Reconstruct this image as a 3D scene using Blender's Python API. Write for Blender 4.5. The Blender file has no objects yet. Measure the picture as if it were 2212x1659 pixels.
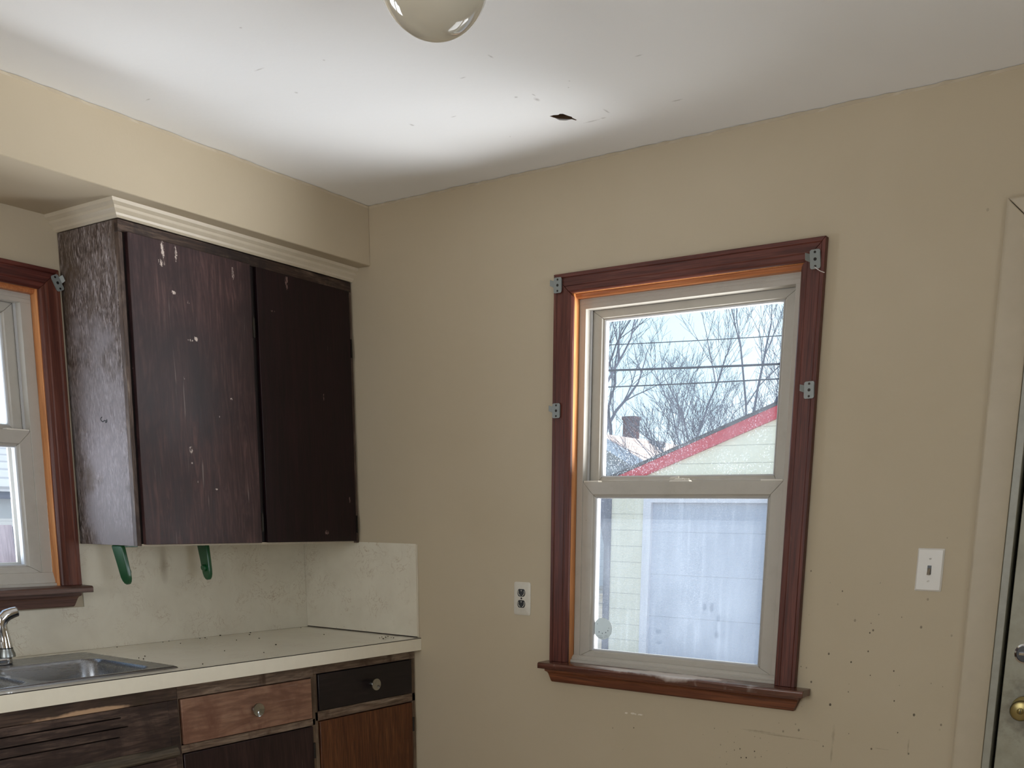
import bpy, bmesh, math, random
from mathutils import Vector, Matrix, Euler
random.seed(7)
C = bpy.context.scene.collection
SC = bpy.context.scene

# ------------------------------------------------------------------ camera
IW, IH = 2212, 1659
F_PX, PX, PY = 2128.15, 105.07, 796.97
CAM = Vector((3.1258, -2.8132, 1.3673))
CROT = Euler((1.3362, -0.0146, 0.5887), 'XYZ')
cd = bpy.data.cameras.new('camera'); cam = bpy.data.objects.new('camera', cd); C.objects.link(cam)
cam.location = CAM; cam.rotation_euler = CROT
cd.sensor_width = 36.0; cd.lens = F_PX / IW * 36.0
cd.shift_x = -PX / IW; cd.shift_y = PY / IW
cd.clip_start = 0.02; cd.clip_end = 400
SC.camera = cam
_RM = CROT.to_matrix()


def px(u, v, ax, val):
    """the point of the real plane (axis = value) that a pixel of the photograph shows"""
    d = _RM @ Vector(((u - IW / 2 - PX) / F_PX, -(v - IH / 2 - PY) / F_PX, -1.0))
    i = 'xyz'.index(ax)
    return CAM + d * ((val - CAM[i]) / d[i])


# ------------------------------------------------------------------ view, world, sun, added daylight lamps
SC.view_settings.view_transform = 'Standard'; SC.view_settings.look = 'None'
SC.view_settings.exposure = 0.0; SC.view_settings.gamma = 1.0
SC.view_settings.use_curve_mapping = False
SC.cycles.use_denoising = True
SC.cycles.diffuse_bounces = 5; SC.cycles.max_bounces = 10; SC.cycles.transparent_max_bounces = 16
SC.cycles.use_adaptive_sampling = True; SC.cycles.adaptive_threshold = 0.04
SC.cycles.sample_clamp_indirect = 6.0

world = bpy.data.worlds.new('sky'); SC.world = world; world.use_nodes = True
wn = world.node_tree; wn.nodes.clear()
SUN_DIR = Vector((0.52, 0.80, 0.98)).normalized()     # towards the sun
SKY_STRENGTH = 1.35
SUN_STRENGTH = 4.0
EXPO = 0.0
SC.view_settings.exposure = EXPO


def _sky():
    n = wn.nodes; l = wn.links
    out = n.new('ShaderNodeOutputWorld'); bg = n.new('ShaderNodeBackground')
    tc = n.new('ShaderNodeTexCoord'); sx = n.new('ShaderNodeSeparateXYZ')
    l.new(tc.outputs['Generated'], sx.inputs[0])
    rp = n.new('ShaderNodeValToRGB')
    rp.color_ramp.elements[0].position = 0.0; rp.color_ramp.elements[0].color = (0.62, 0.86, 1.0, 1)
    rp.color_ramp.elements[1].position = 0.75; rp.color_ramp.elements[1].color = (0.36, 0.60, 0.95, 1)
    e = rp.color_ramp.elements.new(0.2); e.color = (0.62, 0.90, 1.0, 1)
    l.new(sx.outputs['Z'], rp.inputs[0])
    # thin bright cloud veil
    nz = n.new('ShaderNodeTexNoise'); nz.inputs['Scale'].default_value = 5.0; nz.inputs['Detail'].default_value = 5
    l.new(tc.outputs['Generated'], nz.inputs['Vector'])
    r2 = n.new('ShaderNodeValToRGB'); r2.color_ramp.elements[0].position = 0.42; r2.color_ramp.elements[1].position = 0.66
    l.new(nz.outputs['Fac'], r2.inputs[0])
    # whitening around the sun
    dt = n.new('ShaderNodeVectorMath'); dt.operation = 'DOT_PRODUCT'; dt.inputs[1].default_value = SUN_DIR
    l.new(tc.outputs['Generated'], dt.inputs[0])
    pw = n.new('ShaderNodeMath'); pw.operation = 'POWER'; pw.inputs[1].default_value = 3.0; pw.use_clamp = True
    l.new(dt.outputs['Value'], pw.inputs[0])
    mx = n.new('ShaderNodeMath'); mx.operation = 'MULTIPLY_ADD'; mx.use_clamp = True
    mx.inputs[1].default_value = 0.55
    l.new(r2.outputs['Color'], mx.inputs[0]); l.new(pw.outputs[0], mx.inputs[2])
    mix = n.new('ShaderNodeMix'); mix.data_type = 'RGBA'
    l.new(mx.outputs[0], mix.inputs[0]); l.new(rp.outputs[0], mix.inputs[6]); mix.inputs[7].default_value = (1.0, 1.03, 1.02, 1)
    l.new(mix.outputs[2], bg.inputs[0]); bg.inputs[1].default_value = SKY_STRENGTH
    l.new(bg.outputs[0], out.inputs[0])


_sky()
sd = bpy.data.lights.new('sun', 'SUN'); sd.energy = SUN_STRENGTH; sd.angle = math.radians(0.8); sd.color = (1.0, 0.94, 0.84)
so = bpy.data.objects.new('sun', sd); C.objects.link(so); so.location = (8, 12, 16)
so.rotation_euler = SUN_DIR.to_track_quat('Z', 'Y').to_euler()


def daylight(name, loc, direction, w, h, power, col, spread=180):
    a = bpy.data.lights.new(name, 'AREA'); a.shape = 'RECTANGLE'; a.size = w; a.size_y = h; a.energy = power; a.color = col; a.spread = math.radians(spread)
    o = bpy.data.objects.new(name, a); C.objects.link(o); o.location = loc
    o.rotation_euler = Vector(direction).to_track_quat('-Z', 'Z').to_euler()
    return o


# added lamps standing in for daylight off drive and yard and from unseen windows
def aim(a, b): return tuple(Vector(b) - Vector(a))


LA = (3.6, 1.3, 0.35); daylight('fill_drive_bounce', LA, aim(LA, (1.35, -0.5, 2.1)), 2.5, 1.8, 570, (0.98, 0.99, 1.0))  # added area lamp imitating light off a sunlit drive
LD = (2.2, 1.5, -0.1); daylight('fill_apron_bounce', LD, aim(LD, (1.35, -0.5, 2.1)), 2.5, 1.8, 60, (0.98, 0.99, 1.0))  # second added lamp, imitating bounce from the ground below the window
LB = (-1.35, -2.75, 0.75); daylight('fill_yard_bounce', LB, aim(LB, (0.5, -0.9, 1.7)), 1.6, 1.6, 172, (0.84, 0.93, 1.06))  # added area lamp imitating daylight off the yard
LC = (-3.0, -1.5, 0.35); daylight('fill_side_yard', LC, aim(LC, (2.0, -1.1, 2.3)), 2.4, 1.2, 95, (0.95, 0.97, 1.0), 120)  # added fill lamp through the sink window for the right of the ceiling
daylight('daylight_side_window', (4.31, -2.2, 1.5), (-1, -0.10, 0.22), 1.5, 1.25, 12, (0.90, 0.97, 1.09), 86)
LS = (4.33, -2.2, 1.0); daylight('fill_side_ceiling', LS, aim(LS, (2.75, -0.9, 2.43)), 1.3, 0.6, 2.2, (0.93, 0.98, 1.05), 62)  # added fill lamp lifting the dim right side of the ceiling
daylight('daylight_rear_window', (1.9, -4.51, 1.5), (0.20, 1, -0.60), 1.3, 1.2, 37, (0.97, 0.98, 1.0))

# ------------------------------------------------------------------ mesh helpers
ORI = {}


class MB:
    def __init__(self):
        self.v = []; self.f = []

    def add(self, vs, fs):
        b = len(self.v); self.v += [tuple(p) for p in vs]; self.f += [tuple(i + b for i in f) for f in fs]; return self

    def box(self, x0, x1, y0, y1, z0, z1):
        vs = [(x, y, z) for x in (x0, x1) for y in (y0, y1) for z in (z0, z1)]
        return self.add(vs, [(0, 1, 3, 2), (4, 6, 7, 5), (0, 4, 5, 1), (2, 3, 7, 6), (0, 2, 6, 4), (1, 5, 7, 3)])

    def hexa(self, a, b):
        """solid between two polygons with the same number of corners"""
        n = len(a)
        return self.add(list(a) + list(b), [tuple(range(n))[::-1], tuple(range(n, 2 * n))] + [(i, (i + 1) % n, n + (i + 1) % n, n + i) for i in range(n)])

    def prism(self, poly, fn, a, b):
        """poly in 2D, fn(u, v, w) -> point; extruded from w=a to w=b"""
        return self.hexa([fn(u, v, a) for u, v in poly], [fn(u, v, b) for u, v in poly])

    def tube(self, pts, rad, n=8, cap=True):
        pts = [Vector(p) for p in pts]; m = len(pts)
        if not hasattr(rad, '__len__'): rad = [rad] * m
        ring = []; ref = None
        for i, p in enumerate(pts):
            t = (pts[min(i + 1, m - 1)] - pts[max(i - 1, 0)]).normalized()
            if ref is None:
                ref = t.orthogonal().normalized()
            else:
                ref = (ref - t * ref.dot(t)).normalized()
            bi = t.cross(ref)
            ring.append([p + (ref * math.cos(2 * math.pi * k / n) + bi * math.sin(2 * math.pi * k / n)) * rad[i] for k in range(n)])
        vs = [q for r in ring for q in r]
        fs = [(i * n + k, i * n + (k + 1) % n, (i + 1) * n + (k + 1) % n, (i + 1) * n + k) for i in range(m - 1) for k in range(n)]
        if cap: fs += [tuple(range(n))[::-1], tuple(range((m - 1) * n, m * n))]
        return self.add(vs, fs)

    def lathe(self, prof, org, axis, n=32):
        """prof: list of (r, h) turned about axis through org"""
        org = Vector(org); ax = Vector(axis).normalized(); u = ax.orthogonal().normalized(); w = ax.cross(u)
        vs = []; fs = []
        for r, h in prof:
            for k in range(n):
                a = 2 * math.pi * k / n
                vs.append(org + ax * h + (u * math.cos(a) + w * math.sin(a)) * max(r, 1e-5))
        for i in range(len(prof) - 1):
            for k in range(n):
                fs.append((i * n + k, i * n + (k + 1) % n, (i + 1) * n + (k + 1) % n, (i + 1) * n + k))
        fs += [tuple(range(n))[::-1], tuple(range((len(prof) - 1) * n, len(prof) * n))]
        return self.add(vs, fs)

    def mitred(self, M, s0, s1, z0, z1, prof, sides='LRTB', gap=0.0004):
        """a frame of mitred lengths; prof is a closed polygon of (t inward from the outer edge, d depth)"""
        fl = 'B' in sides
        def side(A, Bp, along):
            a = [Vector(A(t)) for t, d in prof]; b = [Vector(Bp(t)) for t, d in prof]
            pa = []; pb = []
            for (t, d), p, q in zip(prof, a, b):
                g = (q - p).normalized() * gap
                p2 = p + g; q2 = q - g
                pa.append(M(p2[0], d, p2[1])); pb.append(M(q2[0], d, q2[1]))
            self.hexa(pa, pb)
        zb = (lambda t: z0 + t) if fl else (lambda t: z0)
        if 'T' in sides: side(lambda t: (s0 + t, z1 - t), lambda t: (s1 - t, z1 - t), 0)
        if 'B' in sides: side(lambda t: (s0 + t, z0 + t), lambda t: (s1 - t, z0 + t), 0)
        if 'L' in sides: side(lambda t: (s0 + t, zb(t)), lambda t: (s0 + t, z1 - t), 1)
        if 'R' in sides: side(lambda t: (s1 - t, zb(t)), lambda t: (s1 - t, z1 - t), 1)
        return self

    def build(self, name, mat, parent=None, loc=None, bevel=0.0, smooth=False, warp=None, label=None, cat=None, group=None, kind=None, seg=2):
        vs = [Vector(p) for p in self.v]
        if warp: vs = [Vector(warp(p)) for p in vs]
        if parent is not None:
            o0 = ORI[parent.name]
        elif loc is not None:
            o0 = Vector(loc)
        else:
            lo = Vector([min(p[i] for p in vs) for i in range(3)]); hi = Vector([max(p[i] for p in vs) for i in range(3)])
            o0 = Vector(((lo.x + hi.x) / 2, (lo.y + hi.y) / 2, lo.z))
        me = bpy.data.meshes.new(name)
        me.from_pydata([p - o0 for p in vs], [], self.f)
        bm = bmesh.new(); bm.from_mesh(me); bmesh.ops.recalc_face_normals(bm, faces=bm.faces)
        bm.to_mesh(me); bm.free()
        me.materials.append(mat)
        o = bpy.data.objects.new(name, me); C.objects.link(o)
        ORI[o.name] = o0
        if parent is not None: o.parent = parent
        else: o.location = o0
        if smooth:
            for p in me.polygons: p.use_smooth = True
            try: me.set_sharp_from_angle(angle=math.radians(40))
            except Exception: pass
        if bevel:
            b = o.modifiers.new('edge', 'BEVEL'); b.width = bevel; b.segments = seg; b.limit_method = 'ANGLE'; b.angle_limit = math.radians(35)
            if smooth is False:
                for p in me.polygons: p.use_smooth = True
                try: me.set_sharp_from_angle(angle=math.radians(30))
                except Exception: pass
                b.harden_normals = False
        for k, x in (('label', label), ('category', cat), ('group', group), ('kind', kind)):
            if x: o[k] = x
        return o


def thing(name, label, cat, loc, group=None, kind=None):
    o = bpy.data.objects.new(name, None); C.objects.link(o); o.location = loc; o.empty_display_size = 0.05
    ORI[o.name] = Vector(loc)
    if label: o['label'] = label
    if cat: o['category'] = cat
    if group: o['group'] = group
    if kind: o['kind'] = kind
    return o


def rrect(x0, x1, y0, y1, r, n=5):
    p = []
    for cx, cy, a0 in ((x1 - r, y1 - r, 0), (x0 + r, y1 - r, 90), (x0 + r, y0 + r, 180), (x1 - r, y0 + r, 270)):
        for k in range(n + 1):
            a = math.radians(a0 + 90 * k / n); p.append((cx + r * math.cos(a), cy + r * math.sin(a)))
    return p


# ------------------------------------------------------------------ materials
def S(r, g, b):
    f = lambda c: (c / 255 / 12.92) if c / 255 <= 0.04045 else ((c / 255 + 0.055) / 1.055) ** 2.4
    return (f(r), f(g), f(b), 1)


class NT:
    """small node-graph writer"""
    def __init__(self, name):
        self.m = bpy.data.materials.new(name); self.m.use_nodes = True
        self.t = self.m.node_tree; self.t.nodes.clear()
        self.out = self.t.nodes.new('ShaderNodeOutputMaterial')
        self._pos = None

    def n(self, typ, **kw):
        x = self.t.nodes.new(typ)
        for k, v in kw.items(): setattr(x, k, v)
        return x

    def l(self, a, b): self.t.links.new(a, b)

    @property
    def pos(self):
        if self._pos is None: self._pos = self.n('ShaderNodeNewGeometry').outputs['Position']
        return self._pos

    def scaled(self, sc, off=(0, 0, 0), rot=(0, 0, 0)):
        m = self.n('ShaderNodeMapping'); m.inputs['Scale'].default_value = sc; m.inputs['Location'].default_value = off
        m.inputs['Rotation'].default_value = rot
        self.l(self.pos, m.inputs['Vector']); return m.outputs[0]

    def noise(self, sc=(1, 1, 1), detail=4, rough=0.55, dist=0.0, off=(0, 0, 0), rot=(0, 0, 0)):
        if not hasattr(sc, '__len__'): sc = (sc,) * 3
        x = self.n('ShaderNodeTexNoise'); x.inputs['Scale'].default_value = 1.0; x.inputs['Detail'].default_value = detail
        x.inputs['Roughness'].default_value = rough; x.inputs['Distortion'].default_value = dist
        self.l(self.scaled(sc, off, rot), x.inputs['Vector']); return x.outputs['Fac']

    def ramp(self, f, stops):
        r = self.n('ShaderNodeValToRGB'); e = r.color_ramp.elements
        while len(e) < len(stops): e.new(0.5)
        for k, (p, c) in enumerate(stops):
            e[k].position = p
            e[k].color = c if hasattr(c, '__len__') else (c, c, c, 1)
        self.l(f, r.inputs[0]); return r.outputs['Color']

    def math(self, op, a, b=None, c=None, clamp=False):
        x = self.n('ShaderNodeMath', operation=op, use_clamp=clamp)
        for i, s in enumerate((a, b, c)):
            if s is None: continue
            if isinstance(s, (int, float)): x.inputs[i].default_value = s
            else: self.l(s, x.inputs[i])
        return x.outputs[0]

    def mix(self, f, a, b, mode='MIX'):
        x = self.n('ShaderNodeMix', data_type='RGBA', blend_type=mode)
        for i, s in ((0, f), (6, a), (7, b)):
            if isinstance(s, (int, float)): x.inputs[i].default_value = s
            elif isinstance(s, tuple): x.inputs[i].default_value = s
            else: self.l(s, x.inputs[i])
        return x.outputs[2]

    def blob(self, c, r, wob=0.35, nscale=60.0, soft=0.25, nz=None):
        """soft-edged patch round the point c with radii r, ragged by noise: 0..1"""
        a = self.n('ShaderNodeVectorMath', operation='SUBTRACT'); self.l(self.pos, a.inputs[0]); a.inputs[1].default_value = c
        d = self.n('ShaderNodeVectorMath', operation='DIVIDE'); self.l(a.outputs[0], d.inputs[0]); d.inputs[1].default_value = r
        ln = self.n('ShaderNodeVectorMath', operation='LENGTH'); self.l(d.outputs[0], ln.inputs[0])
        s = ln.outputs['Value']
        if wob:
            nz = nz or self.noise(nscale, 4, 0.6, off=(c[0] * 7.1, c[1] * 3.3, c[2] * 5.7))
            s = self.math('ADD', s, self.math('MULTIPLY', self.math('SUBTRACT', nz, 0.5), wob * 4))
        mr = self.n('ShaderNodeMapRange'); mr.inputs['From Min'].default_value = 1.0; mr.inputs['From Max'].default_value = 1.0 - soft
        self.l(s, mr.inputs['Value']); return mr.outputs[0]

    def blobs(self, lst, **kw):
        f = None
        nz = self.noise(kw.get('nscale', 60.0), 4, 0.6, off=(1.3, 2.1, 0.7)) if kw.get('wob', 0.35) else None      # one noise for the whole set
        for c, r in lst:
            b = self.blob(c, r, nz=nz, **kw); f = b if f is None else self.math('MAXIMUM', f, b)
        return f

    def principled(self, col, rough=0.5, metal=0.0, spec=0.5, bump=None, bstr=0.3, bdist=0.002, coat=0.0, trans=0.0, sss=0.0):
        p = self.n('ShaderNodeBsdfPrincipled')
        for key, s in (('Base Color', col), ('Roughness', rough), ('Metallic', metal), ('Specular IOR Level', spec), ('Coat Weight', coat), ('Transmission Weight', trans), ('Subsurface Weight', sss)):
            if isinstance(s, (int, float, tuple)): p.inputs[key].default_value = s
            else: self.l(s, p.inputs[key])
        if bump is not None:
            b = self.n('ShaderNodeBump'); b.inputs['Strength'].default_value = bstr; b.inputs['Distance'].default_value = bdist
            self.l(bump, b.inputs['Height']); self.l(b.outputs[0], p.inputs['Normal'])
        self.l(p.outputs[0], self.out.inputs[0]); self.p = p
        return self.m


def specks(t, scale, chance, size, off=(0, 0, 0)):
    """sparse little dots: 0..1"""
    v = t.n('ShaderNodeTexVoronoi', feature='F1'); v.inputs['Scale'].default_value = 1.0
    t.l(t.scaled((scale,) * 3, off), v.inputs['Vector'])
    sp = t.n('ShaderNodeSeparateColor'); t.l(v.outputs['Color'], sp.inputs[0])
    pick = t.math('LESS_THAN', sp.outputs[0], chance)
    sz = t.math('MULTIPLY', sp.outputs[1], size)
    return t.math('MULTIPLY', pick, t.math('LESS_THAN', v.outputs['Distance'], sz))


def specks2(t, scale, chance, size, off=(0.0, 0.0)):
    """the same, laid out in the plane of the window wall"""
    sx = t.n('ShaderNodeSeparateXYZ'); t.l(t.pos, sx.inputs[0]); cb = t.n('ShaderNodeCombineXYZ')
    t.l(t.math('MULTIPLY_ADD', sx.outputs[0], scale, off[0]), cb.inputs[0]); t.l(t.math('MULTIPLY_ADD', sx.outputs[2], scale * 0.8, off[1]), cb.inputs[1])
    v = t.n('ShaderNodeTexVoronoi', feature='F1', voronoi_dimensions='2D'); v.inputs['Scale'].default_value = 1.0
    t.l(cb.outputs[0], v.inputs['Vector'])
    sp = t.n('ShaderNodeSeparateColor'); t.l(v.outputs['Color'], sp.inputs[0])
    return t.math('MULTIPLY', t.math('LESS_THAN', sp.outputs[0], chance), t.math('LESS_THAN', v.outputs['Distance'], t.math('MULTIPLY_ADD', sp.outputs[1], size * 0.7, size * 0.3)))


def plain(name, col, rough=0.5, metal=0.0, spec=0.5, coat=0.0, var=0.06, vs=8.0, bump=0.0):
    t = NT(name)
    nz = t.noise(vs, 4)
    c = t.mix(t.math('MULTIPLY', nz, var * 2), col, (col[0] * 0.55, col[1] * 0.53, col[2] * 0.5, 1))
    return t.principled(c, rough, metal, spec, bump=t.noise(vs * 30, 3) if bump else None, bstr=bump, coat=coat)


def wood(name, dark, mid, light, axis='z', freq=55.0, stretch=16.0, rough=0.5, contrast=0.5, off=(0, 0, 0), blot=None, blot_s=3.0, blot_lo=0.45, blot_hi=0.7,
         marks=None, mark_col=None, scratch=0.0, bump=0.25, dist=0.9, spec=0.4, pale=None, pale_col=None, pore=0.5, pale_amt=0.9):
    t = NT(name)
    sc = [freq] * 3; sc['xyz'.index(axis)] = freq / stretch
    g = t.noise(sc, 6, 0.62, dist, off)
    sc2 = [freq * 4.5] * 3; sc2['xyz'.index(axis)] = freq * 4.5 / (stretch * 1.8)
    fine = t.noise(sc2, 3, 0.6, 0.2, off)
    lo, hi = 0.5 - contrast * 0.36, 0.5 + contrast * 0.36
    c = t.ramp(g, [(max(0.0, lo), dark), (0.5, mid), (min(1.0, hi), light)])
    c = t.mix(t.ramp(fine, [(0.38, pore), (0.55, 0.0)]), c, (dark[0] * 0.6, dark[1] * 0.6, dark[2] * 0.6, 1))
    if blot:
        bz = t.noise((blot_s, blot_s, blot_s * 0.6), 5, 0.6, 0.6, (off[0] + 3, off[1] + 9, off[2] + 4))
        c = t.mix(t.ramp(bz, [(blot_lo, 0.0), (blot_hi, 1.0)]), c, blot)
    if pale:
        c = t.mix(t.math('MULTIPLY', t.blobs(pale, wob=0.5, nscale=9.0, soft=0.5), pale_amt), c, pale_col)
    if scratch:
        sn = [freq * 2.2] * 3; sn['xyz'.index(axis)] = freq * 0.12
        sz = t.noise(sn, 2, 0.5, 0.3, (5, 2, 8))
        gate = t.ramp(t.noise(6.0, 3, off=(2, 2, 2)), [(0.5, 0.0), (0.62, 1.0)])
        c = t.mix(t.math('MULTIPLY', t.math('MULTIPLY', t.ramp(sz, [(0.67, 0.0), (0.74, 1.0)]), gate), scratch), c, mark_col or (0.5, 0.45, 0.42, 1))
        c = t.mix(t.math('MULTIPLY', specks(t, 48.0, 0.035, 0.11), scratch * 1.2, clamp=True), c, mark_col or (0.5, 0.45, 0.42, 1))
    if marks:
        c = t.mix(t.math('MULTIPLY', t.blobs(marks, wob=0.45, nscale=170.0, soft=0.25), t.ramp(t.noise((150, 150, 60), 3, 0.7), [(0.44, 0.0), (0.54, 1.0)])), c, mark_col)
    return t.principled(c, t.math('ADD', t.math('MULTIPLY', g, 0.25), rough - 0.12), spec=spec, bump=t.math('ADD', g, t.math('MULTIPLY', fine, 0.5)), bstr=bump, bdist=0.0015)


def wall_paint(name, col, dirty=None, dots=None):
    t = NT(name)
    big = t.noise(2.2, 5, 0.6, 0.5); mid = t.noise((9, 9, 14), 4, 0.6)
    c = t.mix(t.ramp(big, [(0.35, 0.0), (0.75, 0.28)]), col, (col[0] * 0.84, col[1] * 0.82, col[2] * 0.76, 1))
    c = t.mix(t.ramp(mid, [(0.55, 0.0), (0.8, 0.18)]), c, (col[0] * 1.08, col[1] * 1.08, col[2] * 1.08, 1))
    if dots:                                                # fly specks, thicker near the floor by the door
        f = None
        for c0, r0, scale, ch, sz in dots:
            b = t.math('MULTIPLY', t.blob(c0, r0, wob=0.3, nscale=3.0, soft=0.8), specks2(t, scale, ch, sz, (c0[0], c0[2])))
            f = b if f is None else t.math('MAXIMUM', f, b)
        c = t.mix(t.math('MULTIPLY', f, 0.9), c, S(48, 38, 28))
    if dirty:
        for lst, dc, amt, kw in dirty:
            c = t.mix(t.math('MULTIPLY', t.blobs(lst, **kw), amt), c, dc)
    return t.principled(c, 0.62, spec=0.25, bump=t.math('ADD', t.noise(40, 4), t.math('MULTIPLY', t.noise(260, 2), 0.25)), bstr=0.16, bdist=0.003)


WALLC = (0.505, 0.427, 0.308, 1)
M_wall = wall_paint('cream wall paint', WALLC)
scuffs = [(tuple(px(u, v, 'y', 0)), (a, 0.05, b)) for u, v, a, b in ((1366, 1541, 0.012, 0.004), (1383, 1544, 0.010, 0.003), (1352, 1540, 0.006, 0.003))]
smears = [(tuple(px(u, v, 'y', 0)), (a, 0.05, b)) for u, v, a, b in
          ((1800, 1590, 0.006, 0.035), (1796, 1630, 0.004, 0.04), (1690, 1590, 0.12, 0.003), (1640, 1580, 0.07, 0.004), (2110, 1275, 0.03, 0.008), (2115, 1300, 0.02, 0.008), (1905, 1618, 0.03, 0.002), (1962, 1612, 0.003, 0.03))]
M_wall_back = wall_paint('cream wall paint with fly specks', WALLC,
    dirty=[(scuffs, S(225, 218, 205), 0.8, dict(wob=0.6, nscale=90.0, soft=0.2)), (smears, S(104, 88, 66), 0.34, dict(wob=0.35, nscale=60.0, soft=0.9))],
    dots=[((2.33, 0, 0.85), (0.42, 0.5, 0.50), 15.0, 0.55, 0.050), ((2.30, 0, 1.10), (0.34, 0.5, 0.45), 22.0, 0.16, 0.050),
          ((2.0, 0, 0.66), (0.16, 0.5, 0.10), 45.0, 0.40, 0.10), ((1.75, 0, 0.68), (0.6, 0.5, 0.12), 24.0, 0.12, 0.05), ((1.5, 0, 1.5), (1.6, 0.5, 1.2), 5.0, 0.12, 0.016)])


def ceiling_mat():
    t = NT('white ceiling paint')
    c = t.mix(t.ramp(t.noise(1.6, 5, 0.6, 0.4), [(0.4, 0.0), (0.8, 0.2)]), (0.86, 0.86, 0.85, 1), (0.78, 0.78, 0.76, 1))
    fine = [(tuple(px(u, v, 'z', 2.429)), (a, b, 0.05)) for u, v, a, b in
            ((1160, 215, 0.008, 0.014), (1153, 205, 0.003, 0.010), (1115, 210, 0.006, 0.006), (1310, 240, 0.004, 0.02), (1303, 255, 0.010, 0.004), (1278, 262, 0.03, 0.004), (890, 270, 0.006, 0.01),
             (1230, 175, 0.003, 0.003), (1228, 189, 0.003, 0.003), (1102, 295, 0.003, 0.003), (980, 252, 0.012, 0.003), (1000, 168, 0.012, 0.003), (1462, 217, 0.02, 0.004), (1060, 122, 0.004, 0.012), (320, 215, 0.012, 0.003),
             (520, 60, 0.004, 0.004), (640, 200, 0.006, 0.006), (700, 130, 0.004, 0.004), (1380, 120, 0.012, 0.003), (560, 150, 0.02, 0.003))]
    c = t.mix(t.math('MULTIPLY', t.blobs(fine, wob=0.22, nscale=160.0, soft=0.8), 0.38), c, S(120, 112, 100))
    c = t.mix(t.math('MULTIPLY', specks(t, 9.0, 0.10, 0.022), 0.5), c, S(95, 88, 78))
    return t.principled(c, 0.7, spec=0.2, bump=t.noise(22, 5), bstr=0.22, bdist=0.004)


M_ceil = ceiling_mat()
M_lath = plain('bare plaster board', S(84, 62, 40), 0.9, var=0.3, vs=60)
M_floor = plain('beige vinyl floor', (0.66, 0.55, 0.41, 1), 0.45, var=0.2, vs=3)
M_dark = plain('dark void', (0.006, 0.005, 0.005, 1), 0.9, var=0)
M_creamtrim = plain('cream painted trim', (0.62, 0.545, 0.42, 1), 0.4, var=0.14, vs=25, bump=0.08)
M_doortrim = plain('tan painted door casing', (0.50, 0.425, 0.31, 1), 0.45, var=0.16, vs=20, bump=0.08)
M_casing = wood('red brown stained pine', S(64, 30, 24), S(94, 49, 40), S(114, 63, 51), 'z', 60, 22, 0.42, 0.7, bump=0.12, marks=None, scratch=0.25, mark_col=S(170, 130, 110))
M_casing_h = wood('red brown stained pine across', S(64, 30, 24), S(94, 49, 40), S(114, 63, 51), 'x', 60, 22, 0.42, 0.7, bump=0.12, scratch=0.2, mark_col=S(170, 130, 110))
M_jamb = wood('amber stained jamb', S(176, 104, 56), S(212, 144, 88), S(232, 172, 116), 'z', 80, 24, 0.35, 0.7, bump=0.1, pore=0.3)
M_jamb_h = wood('amber stained head stop', S(150, 86, 48), S(184, 116, 70), S(206, 144, 96), 'x', 80, 24, 0.35, 0.7, bump=0.1, pore=0.3)
M_stool = wood('worn brown sill with painted glare', S(58, 30, 22), S(92, 52, 38), S(118, 74, 56), 'x', 55, 24, 0.22, 0.8, spec=0.9, pale=[((1.74, -0.025, 0.885), (0.24, 0.045, 0.02)), ((1.55, -0.03, 0.885), (0.2, 0.03, 0.02))], pale_col=S(214, 206, 200), pale_amt=0.75, blot=S(150, 134, 126), blot_s=14, blot_lo=0.56, blot_hi=0.75, bump=0.15, scratch=0.5, mark_col=S(170, 150, 138))  # pale patches paint glare on the sill top; blots and scratches are wear
M_apron = wood('brown stained apron', S(70, 34, 20), S(112, 62, 36), S(140, 84, 50), 'x', 50, 20, 0.45, 0.8, bump=0.15)
M_casing_w = wood('orange brown stained pine', S(66, 30, 22), S(98, 52, 38), S(118, 68, 50), 'z', 60, 26, 0.42, 0.7, bump=0.12, scratch=0.2, mark_col=S(60, 30, 22))
M_stool_w = wood('weathered brown sill', S(56, 36, 30), S(92, 66, 56), S(120, 94, 84), 'y', 55, 24, 0.35, 0.8, bump=0.2, scratch=0.3, mark_col=S(170, 160, 160))
M_apron_w = wood('weathered brown apron', S(64, 42, 36), S(96, 66, 56), S(116, 84, 72), 'y', 50, 20, 0.5, 0.7, bump=0.2)
M_casing_w_h = wood('dark red brown head casing', S(58, 20, 16), S(86, 38, 30), S(108, 54, 42), 'y', 60, 22, 0.42, 0.7, bump=0.12, scratch=0.2, mark_col=S(150, 110, 90))


def vinyl():
    t = NT('aged ivory vinyl')
    c = t.mix(t.ramp(t.noise(18, 5, 0.65), [(0.5, 0.0), (0.85, 0.35)]), (0.47, 0.44, 0.385, 1), (0.32, 0.285, 0.23, 1))
    c = t.mix(t.math('MULTIPLY', specks(t, 40, 0.10, 0.10), 0.8), c, S(40, 34, 28))
    return t.principled(c, 0.38, spec=0.4)


M_vinyl = vinyl()


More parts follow.
